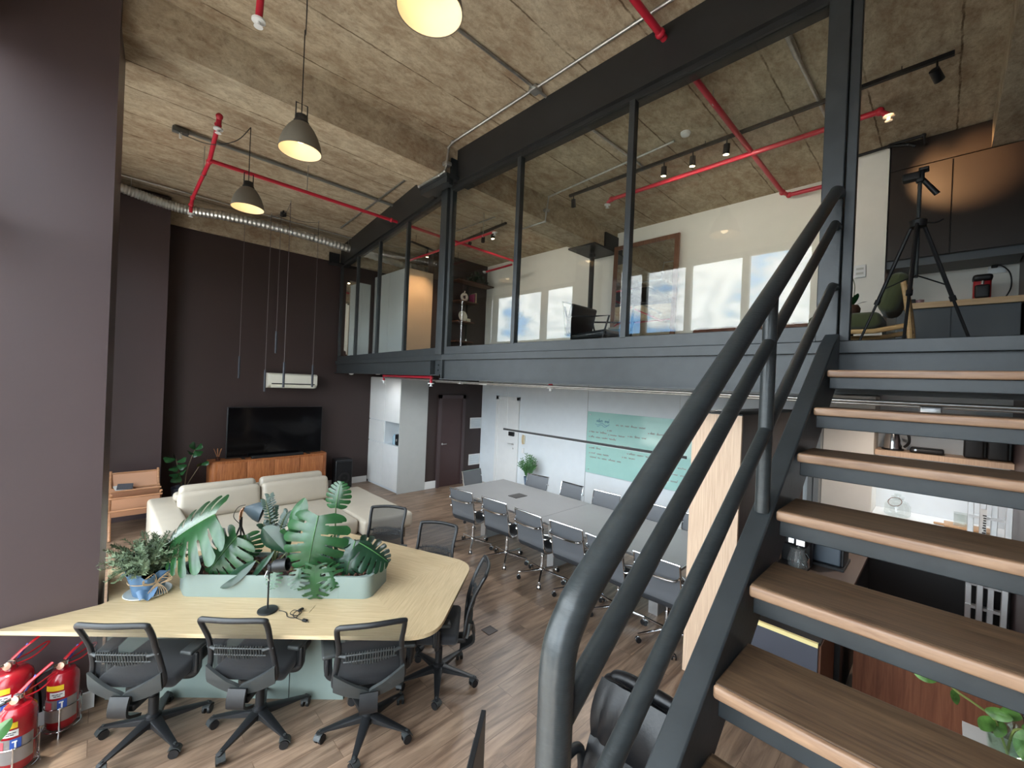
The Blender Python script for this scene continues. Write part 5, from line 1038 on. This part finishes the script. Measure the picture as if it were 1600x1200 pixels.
# green lounge chair
GRN = mat('olive_green_fabric', S(82, 86, 54), .9, bump=.2, bscale=220, sheen=.3); CHW = wood('blond_chair_wood', S(206, 160, 104), S(230, 192, 140), axis='Y', scale=12)
t = thing('lounge_chair', 'olive green upholstered lounge chair with blond wood frame at the head of the stairs', 'chair', (5.2, .5, DECK))
build('back_cushion', MB().rbox((5.2, .335, 3.475), (.52, .15, .36), .075, 4, RX(.28)), GRN, t); build('seat_cushion', MB().rbox((5.2, .68, 3.24), (.54, .56, .15), .07, 4), GRN, t)
for x in (4.93, 5.47): build('frame_side', MB().tube(smooth_path([(x, .27, 3.55), (x, .24, 3.35), (x, .22, 3.16), (x, .20, DECK)], 5), .020, 8).tube([(x, .225, 3.17), (x, .45, 3.13), (x, .98, 3.14)], .022, 8).tube([(x, .92, 3.14), (x, .98, DECK)], .018, 8), CHW, t)
build('cross_rail', MB().cyl((4.93, .225, 3.16), (5.47, .225, 3.16), .016).cyl((4.93, .95, 3.13), (5.47, .95, 3.13), .016), CHW, t)
build('back_rail', MB().tube(smooth_path([(4.93, .27, 3.52), (5.2, .235, 3.53), (5.47, .27, 3.52)], 5), .018, 8), CHW, t)
t = thing('side_table', 'round dark side table holding the orchid behind the olive chair', 'table', (5.95, .72, DECK)); build('top', MB().lathe([(0, 3.40), (.22, 3.40), (.225, 3.415), (.22, 3.43), (0, 3.43)], (5.95, .74, 0), 28), BLACKD, t); build('pedestal', MB().lathe([(.0, DECK), (.15, DECK), (.14, DECK+.02), (.025, DECK+.05), (.025, 3.40), (0, 3.40)], (5.95, .74, 0), 20), BLACKD, t)
t = thing('potted_orchid', 'white orchid in a brown ball pot on the round dark side table', 'potted plant', (5.95, .74, 3.431)); oc = V(5.95, .74, 0)
build('pot', MB().lathe([(0, 3.432), (.05, 3.435), (.075, 3.47), (.08, 3.51), (.06, 3.55), (.05, 3.55), (0, 3.53)], oc, 22), mat('brown_ball_pot', S(84, 56, 42), .5), t)
om = MB()
for a in (.4, 2.2, 3.6, 5.0): leafmap(oc+V(0, 0, 3.54), oc+V(.12*cos(a), .12*sin(a), 3.64+.05*sin(2*a)), V(0, 0, 1), .03, lance, .2, .1, om, 8, 3)
build('leaf', om, LEAF, t); build('flower_stem', MB().tube(smooth_path([oc+V(0, 0, 3.54), oc+V(0, -.02, 3.75), oc+V(0, .02, 3.90), oc+V(0, .07, 3.95)], 5), .004, 6), STEM, t)
of = MB()
for (dy, dz) in ((.02, 3.91), (.055, 3.95), (.085, 3.93), (.0, 3.87)):
    for k in range(5): a = k*1.257; leafmap(oc+V(-.01, dy, dz), oc+V(-.02, dy+.030*cos(a), dz+.030*sin(a)), V(-1, 0, 0), .012, lance, 0, .1, of, 4, 2)
build('flower', of, mat('orchid_white', S(236, 230, 232), .6), t)
# leaning mirror
t = thing('leaning_mirror', 'huge brown-framed mirror leaning on the white rear wall of the mezzanine', 'mirror', (6.85, 3.78, DECK))
fr = MB().ring([(3.15, 0), (4.40, 0), (4.40, 2.30), (3.15, 2.30)], [(3.23, .08), (4.32, .08), (4.32, 2.22), (3.23, 2.22)], -.02, .02)
Mm = Matrix(((0, 0, -1, 6.85), (1, 0, 0, 0), (0, 1, 0, DECK), (0, 0, 0, 1))); Ml = Matrix.Translation((6.78, 0, DECK)) @ Matrix.Rotation(radians(1.8), 4, 'Y') @ Matrix.Translation((-6.85, 0, -DECK)) @ Mm
build('frame', fr.xf(Ml), wood('mirror_walnut', S(92, 60, 44), S(132, 92, 70), axis='Z'), t, bevel=.004); build('mirror_glass', MB().box(3.22, 4.33, .07, 2.23, -.006, .008).xf(Ml), MIRROR, t)
t = thing('steel_column', 'slim black steel column with bracket plates under the concrete beam on the mezzanine', 'column', (6.5, 4.44, DECK))
build('shaft', MB().cyl((6.5, 4.66, DECK), (6.5, 4.66, 5.07), .045, n=20).lathe([(.045, 4.94), (.06, 4.95), (.06, 5.0), (.045, 5.01)], (6.5, 4.66, 0), 20), BLACKD, t); build('seat_plate', MB().box(6.2, 6.98, 4.40, 5.0, 5.07, 5.10), STEELD, t); build('side_plate', MB().box(6.55, 6.98, 4.41, 4.445, 5.10, 5.38), STEELD, t)
# lounge armchair, black
t = thing('lounge_armchair', 'black sling armchair with thin metal arms behind the middle glass pane', 'chair', (4.75, 3.2, DECK)); BL = mat('black_leather', S(30, 31, 34), .38, bump=.08, bscale=90)
build('backrest', MB().rbox((4.78, 3.57, 3.42), (.56, .07, .44), .03, 3, RX(.22)), BL, t); build('seat', MB().rbox((4.78, 3.25, 3.20), (.56, .56, .09), .04, 3, RX(-.08)), BL, t)
for x in (4.48, 5.08): build('metal_frame', MB().tube([(x, 3.63, 3.60), (x, 3.50, 3.18), (x, 3.46, DECK)], .012, 8).tube([(x, 3.56, 3.46), (x, 3.2, 3.43), (x, 2.92, 3.42), (x, 3.10, DECK)], .012, 8).tube([(x, 3.50, 3.16), (x, 3.0, 3.17)], .012, 8), BLACKD, t)
build('back_shell', MB().tube(smooth_path([(4.49, 3.60, 3.2), (4.49, 3.66, 3.62), (4.53, 3.68, 3.67), (5.03, 3.68, 3.67), (5.07, 3.66, 3.62), (5.07, 3.60, 3.2)], 5), .010, 8), mat('warm_grey_frame', S(170, 160, 144), .4), t)
t = thing('media_console', 'low walnut console with a small picture frame below the leaning mirror', 'console', (6.1, 3.6, DECK)); build('body', MB().box(5.75, 6.45, 2.9, 4.15, DECK+.1, 3.31), MATS['mirror_walnut'], t, bevel=.004); build('leg', MB().box(5.8, 5.85, 2.95, 3.0, DECK, DECK+.1).box(5.8, 5.85, 4.05, 4.1, DECK, DECK+.1).box(6.35, 6.4, 2.95, 3.0, DECK, DECK+.1).box(6.35, 6.4, 4.05, 4.1, DECK, DECK+.1), BLACKD, t)
t = thing('picture_frame', 'small tilted photo frame standing on the walnut console', 'picture frame', (5.95, 3.72, 3.312)); Rp = RY(-.35); build('frame', MB().cbox((5.95, 3.72, 3.41), (.02, .28, .20), Rp), mat('frame_grey', S(160, 156, 148), .5), t); build('picture', MB().cbox(V(5.95, 3.72, 3.41)+Rp @ V(-.012, 0, 0), (.004, .22, .14), Rp), mat('picture_blue', S(110, 132, 142), .3), t)
t = thing('bench_seat', 'long low brown leather bench with a rounded back along the white rear wall', 'bench', (6.6, 1.9, DECK)); BRL = mat('brown_leather', S(104, 62, 48), .45, var=.15, vscale=10); build('seat', MB().rbox((6.45, 2.0, 3.20), (.55, 1.7, .20), .06, 3), BRL, t); build('backrest', MB().rbox((6.82, 2.0, 3.36), (.14, 1.70, .34), .065, 3), BRL, t); build('base', MB().box(6.25, 6.85, 1.2, 2.80, DECK, 3.12), BLACKD, t)
# far end: white cabinets, shelves, framed mirror
def tall_cab(z0, z1, label, niche):
    t = thing('tall_cabinet', label, 'cabinet', (5.0, 8.97, z0)); GP = mat('grey_side_panel', S(178, 180, 178), .5) if niche else mat('tan_side_panel', S(206, 184, 160), .5)
    zs_ = ((z0+.06, z0+1.02), (z0+1.03, z0+1.53), (z0+1.54, z1)) if niche else ((z0+.06, z1),)
    build('body', MB().box(4.70, 5.36, 8.25, 9.70, z0, z1) if not niche else MB().box(4.70, 5.36, 8.25, 9.70, z0, z0+1.02).box(4.70, 5.36, 8.95, 9.70, z0+1.02, z0+1.53).box(5.10, 5.36, 8.25, 8.95, z0+1.02, z0+1.53).box(4.70, 5.36, 8.25, 9.70, z0+1.53, z1), WHITE, t)
    build('side_panel', MB().box(4.665, 5.36, 8.222, 8.25, z0, z1), GP, t)
    for (a, b) in ((8.255, 8.955), (8.965, 9.70)):
        for (c, d) in zs_:
            if niche and a < 8.5 and abs(c-(z0+1.03)) < .01: continue
            build('door', MB().box(4.675, 4.70, a, b, c, d-.006), WHITEG, t, bevel=.002)
    if niche: build('niche_lining', MB().box(5.09, 5.10, 8.26, 8.94, z0+1.02, z0+1.53), GP, t)
    return t
tall_cab(0, 2.54, 'tall white cabinet block with an open grey niche beside the television wall', True)
tall_cab(DECK, 4.95, 'tall white cupboard block at the far end of the mezzanine', False)
t = thing('coffee_machine', 'small black coffee machine with a water bottle in the grey niche of the white cabinet', 'coffee machine', (4.85, 8.5, 1.021)); build('body', MB().rbox((4.88, 8.48, 1.145), (.24, .22, .25), .03, 3), BLACKD, t); build('spout', MB().cyl((4.75, 8.48, 1.17), (4.75, 8.48, 1.12), .02), CHROME, t); build('water_tank', MB().lathe([(0, 1.022), (.05, 1.022), (.05, 1.2), (.02, 1.25), (0, 1.25)], (4.82, 8.69, 0), 16), mat('tank_blue', S(150, 180, 196), .1), t)
t = thing('wall_mirror', 'tall dark-framed mirror on the television wall at mezzanine level', 'mirror', (4.27, 9.68, DECK)); M2 = Matrix(((1, 0, 0, 0), (0, 0, -1, 9.69), (0, 1, 0, DECK), (0, 0, 0, 1)))
build('frame', MB().ring([(3.90, .05), (4.64, .05), (4.64, 1.98), (3.90, 1.98)], [(3.97, .12), (4.57, .12), (4.57, 1.88), (3.97, 1.88)], -.015, .03).xf(M2), mat('mirror_frame_dark', S(64, 48, 44), .5), t); build('mirror_glass', MB().box(3.96, 4.58, .11, 1.89, 0, .012).xf(M2), MIRROR, t)
t = thing('wall_shelves', 'dark wood wall shelves on the dark end wall of the mezzanine', 'shelf', (6.5, 8.1, 3.9))
for (z, x0, x1) in ((4.92, 5.9, 6.98), (4.43, 5.9, 6.5), (3.95, 5.9, 6.4), (3.48, 5.9, 6.4)): build('shelf_board', MB().box(x0, x1, 7.95, 8.245, z-.03, z), mat('shelf_brown', S(96, 62, 46), .5), t, bevel=.002)
for x in (5.92, 6.38): build('upright', MB().box(x-.01, x+.01, 8.22, 8.245, 3.2, 4.9), BLACKD, t)
def disc_ring(name, label, x, y, z, m, R0, r0): return one(name, MB().tube(arc((x, y, z+R0+r0), V(1, 0, 0), V(0, 0, 1), R0, 0, 2*pi, 28)[:-1], r0, 10, closed=True).cyl((x, y, z+2*R0+2*r0-.01), (x+.01, y, z+2*R0+2*r0+.04), .012), m, label, 'ornament')
disc_ring('ring_ornament', 'white ring-shaped ornament on the upper short shelf behind the glass', 6.18, 8.10, 4.431, mat('shell_white', S(236, 222, 212), .5), .075, .035)
one('round_plate', MB().lathe([(0, 0), (.10, .012), (.13, .02), (.128, .028), (0, .01)], (6.16, 8.12, 4.08), 28, RX(pi/2-.15)), mat('bone_white', S(226, 220, 204), .5), 'pale round plate propped on the middle short shelf', 'plate')
for i, (x, h, c) in enumerate(((6.37, .20, (150, 40, 90)), (6.40, .22, (90, 40, 60)), (6.435, .24, (206, 190, 150)), (6.465, .20, (60, 60, 66)))):
    one('book', MB().box(x, x+.026, 7.98, 8.15, 4.431, 4.431+h), mat('book_%d' % i, S(*c), .6), ('magenta', 'plum', 'sand-coloured', 'slate grey')[i]+' book standing beside the ring ornament', 'book', 'books on the upper short shelf')
one('shelf_box', MB().rbox((6.30, 8.08, 3.995), (.09, .10, .08), .01), mat('ivory_box', S(214, 206, 186), .6), 'little ivory box beside the propped plate', 'box')
one('paper_pyramid', MB().lathe([(.04, 0), (.0, .08)], (6.28, 8.1, 3.481), 4), WHITEG, 'tiny white pyramid on the lowest short shelf', 'ornament')
t = thing('trailing_plant', 'bushy trailing plant on the long top shelf behind the glass', 'plant', (6.55, 8.08, 4.921)); fz = MB(); rnd = random.Random(4)
for i in range(150):
    a = rnd.uniform(0, 6.28); r_ = rnd.uniform(0, .34); b = V(6.55+r_*cos(a), 8.08-.10*abs(sin(a))+.05, 4.95+rnd.uniform(0, .24)*(1-r_*2)); leafmap(b, b+V(rnd.uniform(-.07, .07), rnd.uniform(-.06, 0), rnd.uniform(-.05, .08)), V(-.4, -.6, .6), .02, lance, .1, .1, fz, 4, 2)
build('foliage', fz, LEAFD, t); build('pot', MB().lathe([(0, 4.922), (.07, 4.922), (.09, 5.02), (.08, 5.02), (0, 5.0)], (6.55, 8.08, 0), 18), BLACKD, t)
smoke(6.80, 8.12, 5.30, 'round white sensor near the ceiling at the dark corner of the mezzanine')

# ================================================================== UNDER THE STAIRS
t = thing('wood_cabinet_end', 'tall pale-wood cabinet end with dark brown side, standing between the meeting table and the stairs', 'cabinet', (5.1, 1.36, 0))
build('front_panel', MB().box(3.84, 3.87, 1.165, 1.575, 0, 2.335), PALEW, t, bevel=.002)
build('cap', MB().box(3.835, 6.2, 1.16, 1.58, 2.335, 2.345), BLACKD, t)
build('side_panel', MB().box(3.87, 6.2, 1.165, 1.19, 0, 2.335), DARKW, t); build('body', MB().box(3.87, 6.2, 1.19, 1.575, 0, 2.335), DARKW, t)
t = thing('fridge_column', 'grey cabinet frame between the brown cabinet end and the pale column', 'cabinet', (6.4, 1.1, 0)); build('frame', MB().box(6.35, 6.9, 1.035, 1.15, 0, 2.3), mat('frame_blue_grey', S(148, 156, 160), .5), t); build('joint', MB().box(6.343, 6.35, 1.09, 1.095, 0, 2.3), BLACKD, t)
t = thing('wall_shelf', 'long wood-edged wall shelf with a light strip in the kitchen niche', 'shelf', (6.8, 0, 1.85)); build('shelf_board', MB().box(6.60, 6.995, YR+.005, .545, 1.865, 1.925), PALEW, t, bevel=.002); build('light_strip', MB().box(6.66, 6.99, YR+.03, .54, 1.80, 1.865), WHITEG, t)
build('led_dot', MB().box(6.67, 6.98, YR+.05, .52, 1.796, 1.80), emit('cool_led', (.85, .93, 1.0), 1.0), t)
al = bpy.data.lights.new('shelf_light', 'AREA'); al.shape = 'RECTANGLE'; al.size = .2; al.size_y = .95; al.energy = .8; al.color = (.88, .94, 1.0); ao = bpy.data.objects.new('shelf_light', al); COL.objects.link(ao); ao.location = (6.82, 0, 1.79)
t = thing('electric_kettle', 'black and steel kettle on the kitchen wall shelf', 'kettle', (6.78, .40, 1.926)); build('body', MB().lathe([(0, 1.945), (.085, 1.945), (.08, 2.05), (.06, 2.14), (.0, 2.15)], (6.78, .40, 0), 24), CHROME, t); build('handle', MB().tube(smooth_path([(6.76, .33, 2.14), (6.75, .27, 2.12), (6.75, .26, 2.03), (6.77, .30, 1.97)], 5), .014, 8), BLACKD, t); build('power_base', MB().lathe([(0, 1.926), (.10, 1.926), (.10, 1.944), (0, 1.944)], (6.78, .40, 0), 24), BLACKD, t); build('lid', MB().lathe([(.062, 2.14), (.05, 2.165), (0, 2.17)], (6.78, .40, 0), 20), BLACKD, t)
t = thing('serving_tray', 'flat black appliance base beside the kettle on the kitchen shelf', 'tray', (6.78, .12, 1.926)); build('tray', MB().rbox((6.78, .11, 1.955), (.22, .28, .055), .02, 3), BLACKD, t); build('knob', MB().lathe([(0, 0), (.012, 0), (.012, .01), (0, .01)], (6.668, .20, 1.96), 12, RY(-pi/2)), CHROME, t)
for y, l in ((-.25, 'left black storage canister at the right end of the kitchen shelf'), (-.42, 'right black storage canister at the right end of the kitchen shelf')):
    t = thing('storage_canister', l, 'canister', (6.8, y, 1.926), 'black canisters on the kitchen shelf'); build('body', MB().rbox((6.8, y, 2.13), (.18, .15, .40), .02, 3), BLACKD, t); build('lid', MB().rbox((6.8, y, 2.345), (.185, .155, .03), .01), BLACKP, t)
t = thing('kitchen_counter', 'white kitchen counter on black base cabinets under the wall shelf', 'counter', (6.7, 0, 0)); build('counter_top', MB().box(6.42, 6.995, YR+.005, .545, 1.15, 1.18), WHITEG, t); build('base', MB().box(6.45, 6.995, YR+.005, .545, 0, 1.15), BLACKD, t)
t = thing('glass_jar', 'large clear glass jar with a wire clip on the white kitchen counter', 'jar', (6.66, .33, 1.181)); gj = glassy('jar_glass', tint=(.94, .96, .95), r0=.08, opaque=.10, col=S(220, 224, 222)); build('jar_body', MB().lathe([(.0, 1.182), (.10, 1.182), (.115, 1.20), (.115, 1.30), (.09, 1.345), (.05, 1.36), (.05, 1.38)], (6.66, .33, 0), 28), gj, t); build('lid', MB().lathe([(.055, 1.375), (.058, 1.40), (.03, 1.41), (.03, 1.43), (0, 1.435)], (6.66, .33, 0), 22), gj, t); build('wire_clip', MB().tube(arc((6.60, .35, 1.345), V(.3, 1, 0).normalized(), V(.6, -.2, .75).normalized(), .06, 0, 2*pi, 24)[:-1], .004, 6, closed=True), mat('rust_wire', S(110, 70, 54), .4), t)
t = thing('wooden_board', 'bamboo serving board on the right of the white kitchen counter', 'board', (6.7, -.2, 1.181)); build('board', MB().rbox((6.66, -.22, 1.192), (.24, .34, .02), .006), mat('bamboo', S(190, 150, 110), .5), t); build('handle', MB().rbox((6.6, -.02, 1.192), (.05, .10, .018), .008), MATS['bamboo'], t)
one('acrylic_box', MB().ring([(6.60, -.24), (6.72, -.24), (6.72, -.12), (6.60, -.12)], [(6.604, -.236), (6.716, -.236), (6.716, -.124), (6.604, -.124)], 1.203, 1.33), gj, 'clear acrylic box standing on the bamboo board', 'box')
# folded aluminium ladder
t = thing('folding_ladder', 'folded aluminium ladder leaning in the corner beside the dark wall', 'ladder', (6.2, -.36, 0))
for i, (yy, xx) in enumerate(((-.24, 6.20), (-.31, 6.14), (-.38, 6.20), (-.46, 6.14))):
    build('rail', MB().ex([(xx, yy-.022, 0), (xx+.05, yy-.022, 0), (xx+.05, yy+.022, 0), (xx, yy+.022, 0)], (.10, -.035*(i-1)*.3, 1.66-.03*i)), ALU, t, bevel=.004)
for z in (.30, .50, .72, .94, 1.16, 1.38): build('rung', MB().box(6.185+.06*z, 6.25+.06*z, -.46, -.215, z, z+.028), ALU, t)
lt = MB(); lr = random.Random(2)
for k in range(9): lt.cbox((6.295+.0055*k*.1+.08, -.322+lr.uniform(-.003, .003), 1.26+.024*k), (.004, .022+lr.uniform(-.006, .004), .012))
lb = build('warning_label', MB().box(6.205, 6.209, -.335, -.29, 1.24, 1.49), WHITEG, t); build('black_lettering', MB().add(*(lambda b: (b.v, b.f))(lt)).xf(Matrix.Translation((-.172, 0, 0))), BLACKD, lb)
# low coffee station
t = thing('coffee_station', 'low brown counter against the brown cabinet side, holding the coffee things', 'counter', (5.2, .82, 0)); build('worktop', MB().box(4.32, 6.2, .485, 1.16, .88, .915), mat('brown_worktop', S(96, 80, 70), .5), t, bevel=.003); build('carcass', MB().box(4.36, 6.2, .52, 1.16, 0, .88), BLACKD, t)
t = thing('drip_coffee_maker', 'black drip coffee maker with a lit display and glass jug under the stairs', 'coffee machine', (4.72, .93, .916)); build('body', MB().rbox((4.82, .93, 1.07), (.12, .24, .31), .02, 3).rbox((4.72, .93, 1.19), (.26, .24, .10), .03, 3).rbox((4.72, .93, .93), (.26, .24, .03), .01), BLACKD, t); build('display', MB().box(4.585, 4.589, .915, .955, 1.17, 1.21), emit('white_display', (.85, .92, .95), .9), t)
build('steel_band', MB().box(4.586, 4.588, .83, .895, 1.16, 1.215), CHROME, t); build('jug', MB().lathe([(0, .946), (.07, .946), (.078, 1.0), (.055, 1.09), (.06, 1.11)], (4.68, .90, 0), 22), gj, t); build('jug_handle', MB().tube([(4.64, .83, 1.08), (4.60, .80, 1.06), (4.61, .80, .98), (4.64, .83, .97)], .009, 8), CHROME, t)
one('red_bowl', MB().lathe([(0, .917), (.03, .918), (.055, .94), (.05, .965), (0, .975)], (4.50, 1.03, 0), 22), mat('glossy_red', S(206, 34, 58), .25), 'round glossy red bowl beside the drip coffee maker', 'bowl')
one('paper_cone', MB().lathe([(.04, .917), (.005, .99)], (4.56, 1.11, 0), 14), WHITEG, 'white paper filter cone beside the red bowl', 'paper filter')
t = thing('water_dispenser', 'grey and black countertop dispenser beside the drip coffee maker', 'dispenser', (5.05, .68, .916)); build('body', MB().box(4.98, 5.28, .62, .86, .94, 1.32), mat('dispenser_grey', S(92, 102, 112), .45), t, bevel=.012); build('base', MB().box(4.93, 5.32, .585, .88, .916, .94), BLACKD, t); build('side_door', MB().box(4.99, 5.27, .595, .62, .94, 1.34), BLACKD, t, bevel=.006); build('slot', MB().box(4.974, 4.98, .80, .806, 1.1, 1.3), BLACKD, t)
t = thing('sunglasses_case', 'small pinkish case lying on the low brown counter', 'case', (5.75, .58, .916)); build('case', MB().rbox((5.72, .575, .94), (.16, .08, .045), .02, 3, RZ(.3)), mat('case_pink', S(170, 134, 122), .6), t); build('zip', MB().rbox((5.72, .575, .935), (.162, .082, .006), .003, 1, RZ(.3)), BLACKD, t)
t = thing('drawer_cabinet', 'black drawer cabinet with a cream top edge and brown side under the stairs', 'cabinet', (4.0, .8, 0)); build('front_panel', MB().box(3.70, 3.72, .565, 1.05, .10, .735), mat('drawer_front_slate', S(70, 72, 82), .5), t); build('edge_strip', MB().box(3.695, 3.72, .565, 1.05, .735, .765), mat('cream_edge', S(244, 226, 160), .5), t); build('top', MB().box(3.72, 4.30, .555, 1.06, .745, .765), BLACKD, t); build('side_panel', MB().box(3.72, 4.30, .550, .575, .10, .745), mat('cabinet_brown', S(104, 66, 46), .5), t); build('body', MB().box(3.72, 4.30, .575, 1.05, .02, .745), BLACKD, t)
t = thing('low_cabinet', 'reddish-brown low wood cabinet under the stairs, behind the glass vase', 'cabinet', (4.8, 0, 0)); build('front', MB().box(4.60, 4.62, -.36, .46, .02, .72), wood('red_brown_wood', S(112, 62, 42), S(150, 94, 66), axis='Z', scale=9), t); build('carcass', MB().box(4.62, 5.1, -.36, .46, 0, .72), MATS['red_brown_wood'], t)
t = thing('side_table', 'small white side table under the glass vase beside the right wall', 'table', (3.55, -.30, 0)); build('top', MB().box(3.36, 3.74, -.49, -.14, .60, .625), WHITEG, t); build('leg', MB().box(3.37, 3.40, -.48, -.45, 0, .60).box(3.70, 3.73, -.48, -.45, 0, .60).box(3.37, 3.40, -.18, -.15, 0, .60).box(3.70, 3.73, -.18, -.15, 0, .60), WHITEG, t)
t = thing('pothos_vase', 'variegated pothos cuttings in a clear glass vase under the stairs', 'plant', (3.52, -.30, .626)); vc = V(3.52, -.30, 0); build('vase', MB().lathe([(0, .627), (.06, .627), (.075, .66), (.085, .80), (.08, .80), (.07, .66), (0, .64)], vc, 26), glassy('vase_glass', tint=(.90, .96, .92), r0=.08), t); build('water', MB().lathe([(0, .645), (.066, .66), (.074, .74), (0, .74)], vc, 22), glassy('vase_water', tint=(.86, .93, .88), r0=.03), t)
PO = mat('pothos_variegated', S(96, 138, 66), .3, var=.6, vscale=16); pm = MB()
pth = smooth_path([vc+V(0, 0, .66), vc+V(-.02, .05, .82), vc+V(-.05, .12, .88), vc+V(-.06, .20, .92), vc+V(-.06, .27, .985)], 6); pm.tube(pth, .006, 7).tube(smooth_path([vc+V(.02, 0, .65), vc+V(.0, -.02, .80), vc+V(-.04, -.08, .84)], 5), .006, 7)
build('vine', pm, mat('vine_green', S(150, 162, 90), .5), t)
for (a, b, n, wd) in (((-.06, .26, .99), (-.12, .36, .955), (-.8, -.3, .6), .95), ((-.06, .21, .92), (-.06, .185, .84), (-.8, -.4, .3), .6), ((-.05, .09, .87), (-.09, .0, .90), (-.8, 0, .6), .75), ((-.02, .06, .83), (-.10, .10, .79), (-.8, 0, .6), .8), ((0, .02, .82), (-.06, .045, .76), (-.8, 0, .5), .7), ((-.02, -.04, .84), (-.06, -.10, .88), (-.8, 0, .6), .8), ((-.03, -.06, .84), (-.10, -.04, .72), (-.8, 0, .5), .7), ((-.02, .0, .85), (-.10, .0, .94), (-.9, 0, .4), .8)):
    build('leaf', leafmap(vc+V(*a), vc+V(*b), n, (Vector(b)-Vector(a)).length*.5*wd, heart, .15, .15, MB(), 12, 4), PO, t)
# executive chair and monitors below the handrail
t = thing('executive_chair', 'black leather executive chair with padded high back below the handrail', 'chair', (1.85, 0.95, 0)); LE_ = mat('soft_black_leather', S(17, 17, 19), .36, bump=.10, bscale=70, spec=.4)
def exb(a, b, th_=0):
    x = a*2-1; z = .46+.54*b; w_ = .27-.035*b+.01*sin(pi*b); bulge = .035*sin(pi*min(1, b*2.0 % 1.0001))*(.6+.4*cos(x*1.3)); wr = .006*sin(30*a+4*b+2*sin(7*a))*sin(pi*b)*(1 if b > .55 else .4)
    return V(1.86+.10*b+.03*x*x-bulge-wr, 0.95+x*w_, z - .03*x*x*b)
build('back_cushion', MB().grid(exb, 26, 34, .07), LE_, t)
build('back_shell', MB().rbox((1.955, 0.95, .73), (.09, .56, .54), .04, 3, RY(.16)), LE_, t)
build('back_border', MB().tube(smooth_path([exb(0, 0)+V(.03, 0, 0), exb(0, .5)+V(.03, 0, 0), exb(0.01, .93)+V(.03, .0, .01), exb(.12, 1.0)+V(.03, 0, .02), exb(.5, 1.0)+V(.03, 0, .025), exb(.88, 1.0)+V(.03, 0, .02), exb(.99, .93)+V(.03, 0, .01), exb(1, .5)+V(.03, 0, 0), exb(1, 0)+V(.03, 0, 0)], 6), .034, 12), LE_, t)
build('piping', MB().tube(smooth_path([exb(.05, 0)-V(.004, 0, 0), exb(.05, .5)-V(.004, 0, 0), exb(.06, .9)-V(.004, 0, 0), exb(.14, .965)-V(.004, 0, 0), exb(.5, .97)-V(.004, 0, 0), exb(.86, .965)-V(.004, 0, 0), exb(.94, .9)-V(.004, 0, 0), exb(.95, .5)-V(.004, 0, 0)], 6), .0045, 6), BLACKD, t)
build('seat', MB().rbox((1.62, 0.95, .44), (.52, .52, .12), .05, 4), LE_, t)
for s_ in (-1, 1): build('armrest', MB().tube(smooth_path([(1.84, 0.95+s_*.29, .46), (1.82, 0.95+s_*.30, .66), (1.70, 0.95+s_*.30, .69), (1.50, 0.95+s_*.30, .68), (1.46, 0.95+s_*.29, .50)], 5), .024, 10), BLACKP, t)
build('column', MB().cyl((1.64, 0.95, .08), (1.64, 0.95, .39), .03), CHROME, t)
for k in range(5): a = k*2*pi/5+.3; d = V(cos(a), sin(a), 0); build('base_arm', MB().tube([V(1.64, 0.95, .10)+d*.03, V(1.64, 0.95, .075)+d*.30], [.026, .017], 8).sph(V(1.64, 0.95, .03)+d*.31, .029, 10, 7), BLACKP, t)
t = thing('work_table', 'white work table below the photo carrying the black monitors', 'table', (1.02, 1.05, 0)); build('table_top', MB().box(.74, 1.26, .62, 1.40, .70, .725), WHITEG, t)
for (x, y) in ((.78, .66), (1.22, .66), (.78, 1.36), (1.22, 1.36)): build('leg', MB().box(x-.02, x+.02, y-.02, y+.02, 0, .70), STEELD, t)
t = thing('monitor', 'thin black monitor seen edge-on at the bottom edge beside the newel rail', 'monitor', (1.0, 1.34, .726)); Rm = RZ(radians(-51)); cm = V(1.12, 1.28, .90)
build('panel', MB().cbox(cm+Rm @ V(0, .02, 0), (.022, .40, .27), Rm @ Matrix.Identity(3)), BLACKP, t, bevel=.003); build('back_shell', MB().cbox(cm+Rm @ V(-.016, .02, -.02), (.02, .24, .18), Rm), GREYP, t); build('stand', MB().cbox((1.10, 1.26, .75), (.04, .10, .05), Rm).cbox((1.10, 1.26, .731), (.16, .20, .010), Rm), BLACKP, t)
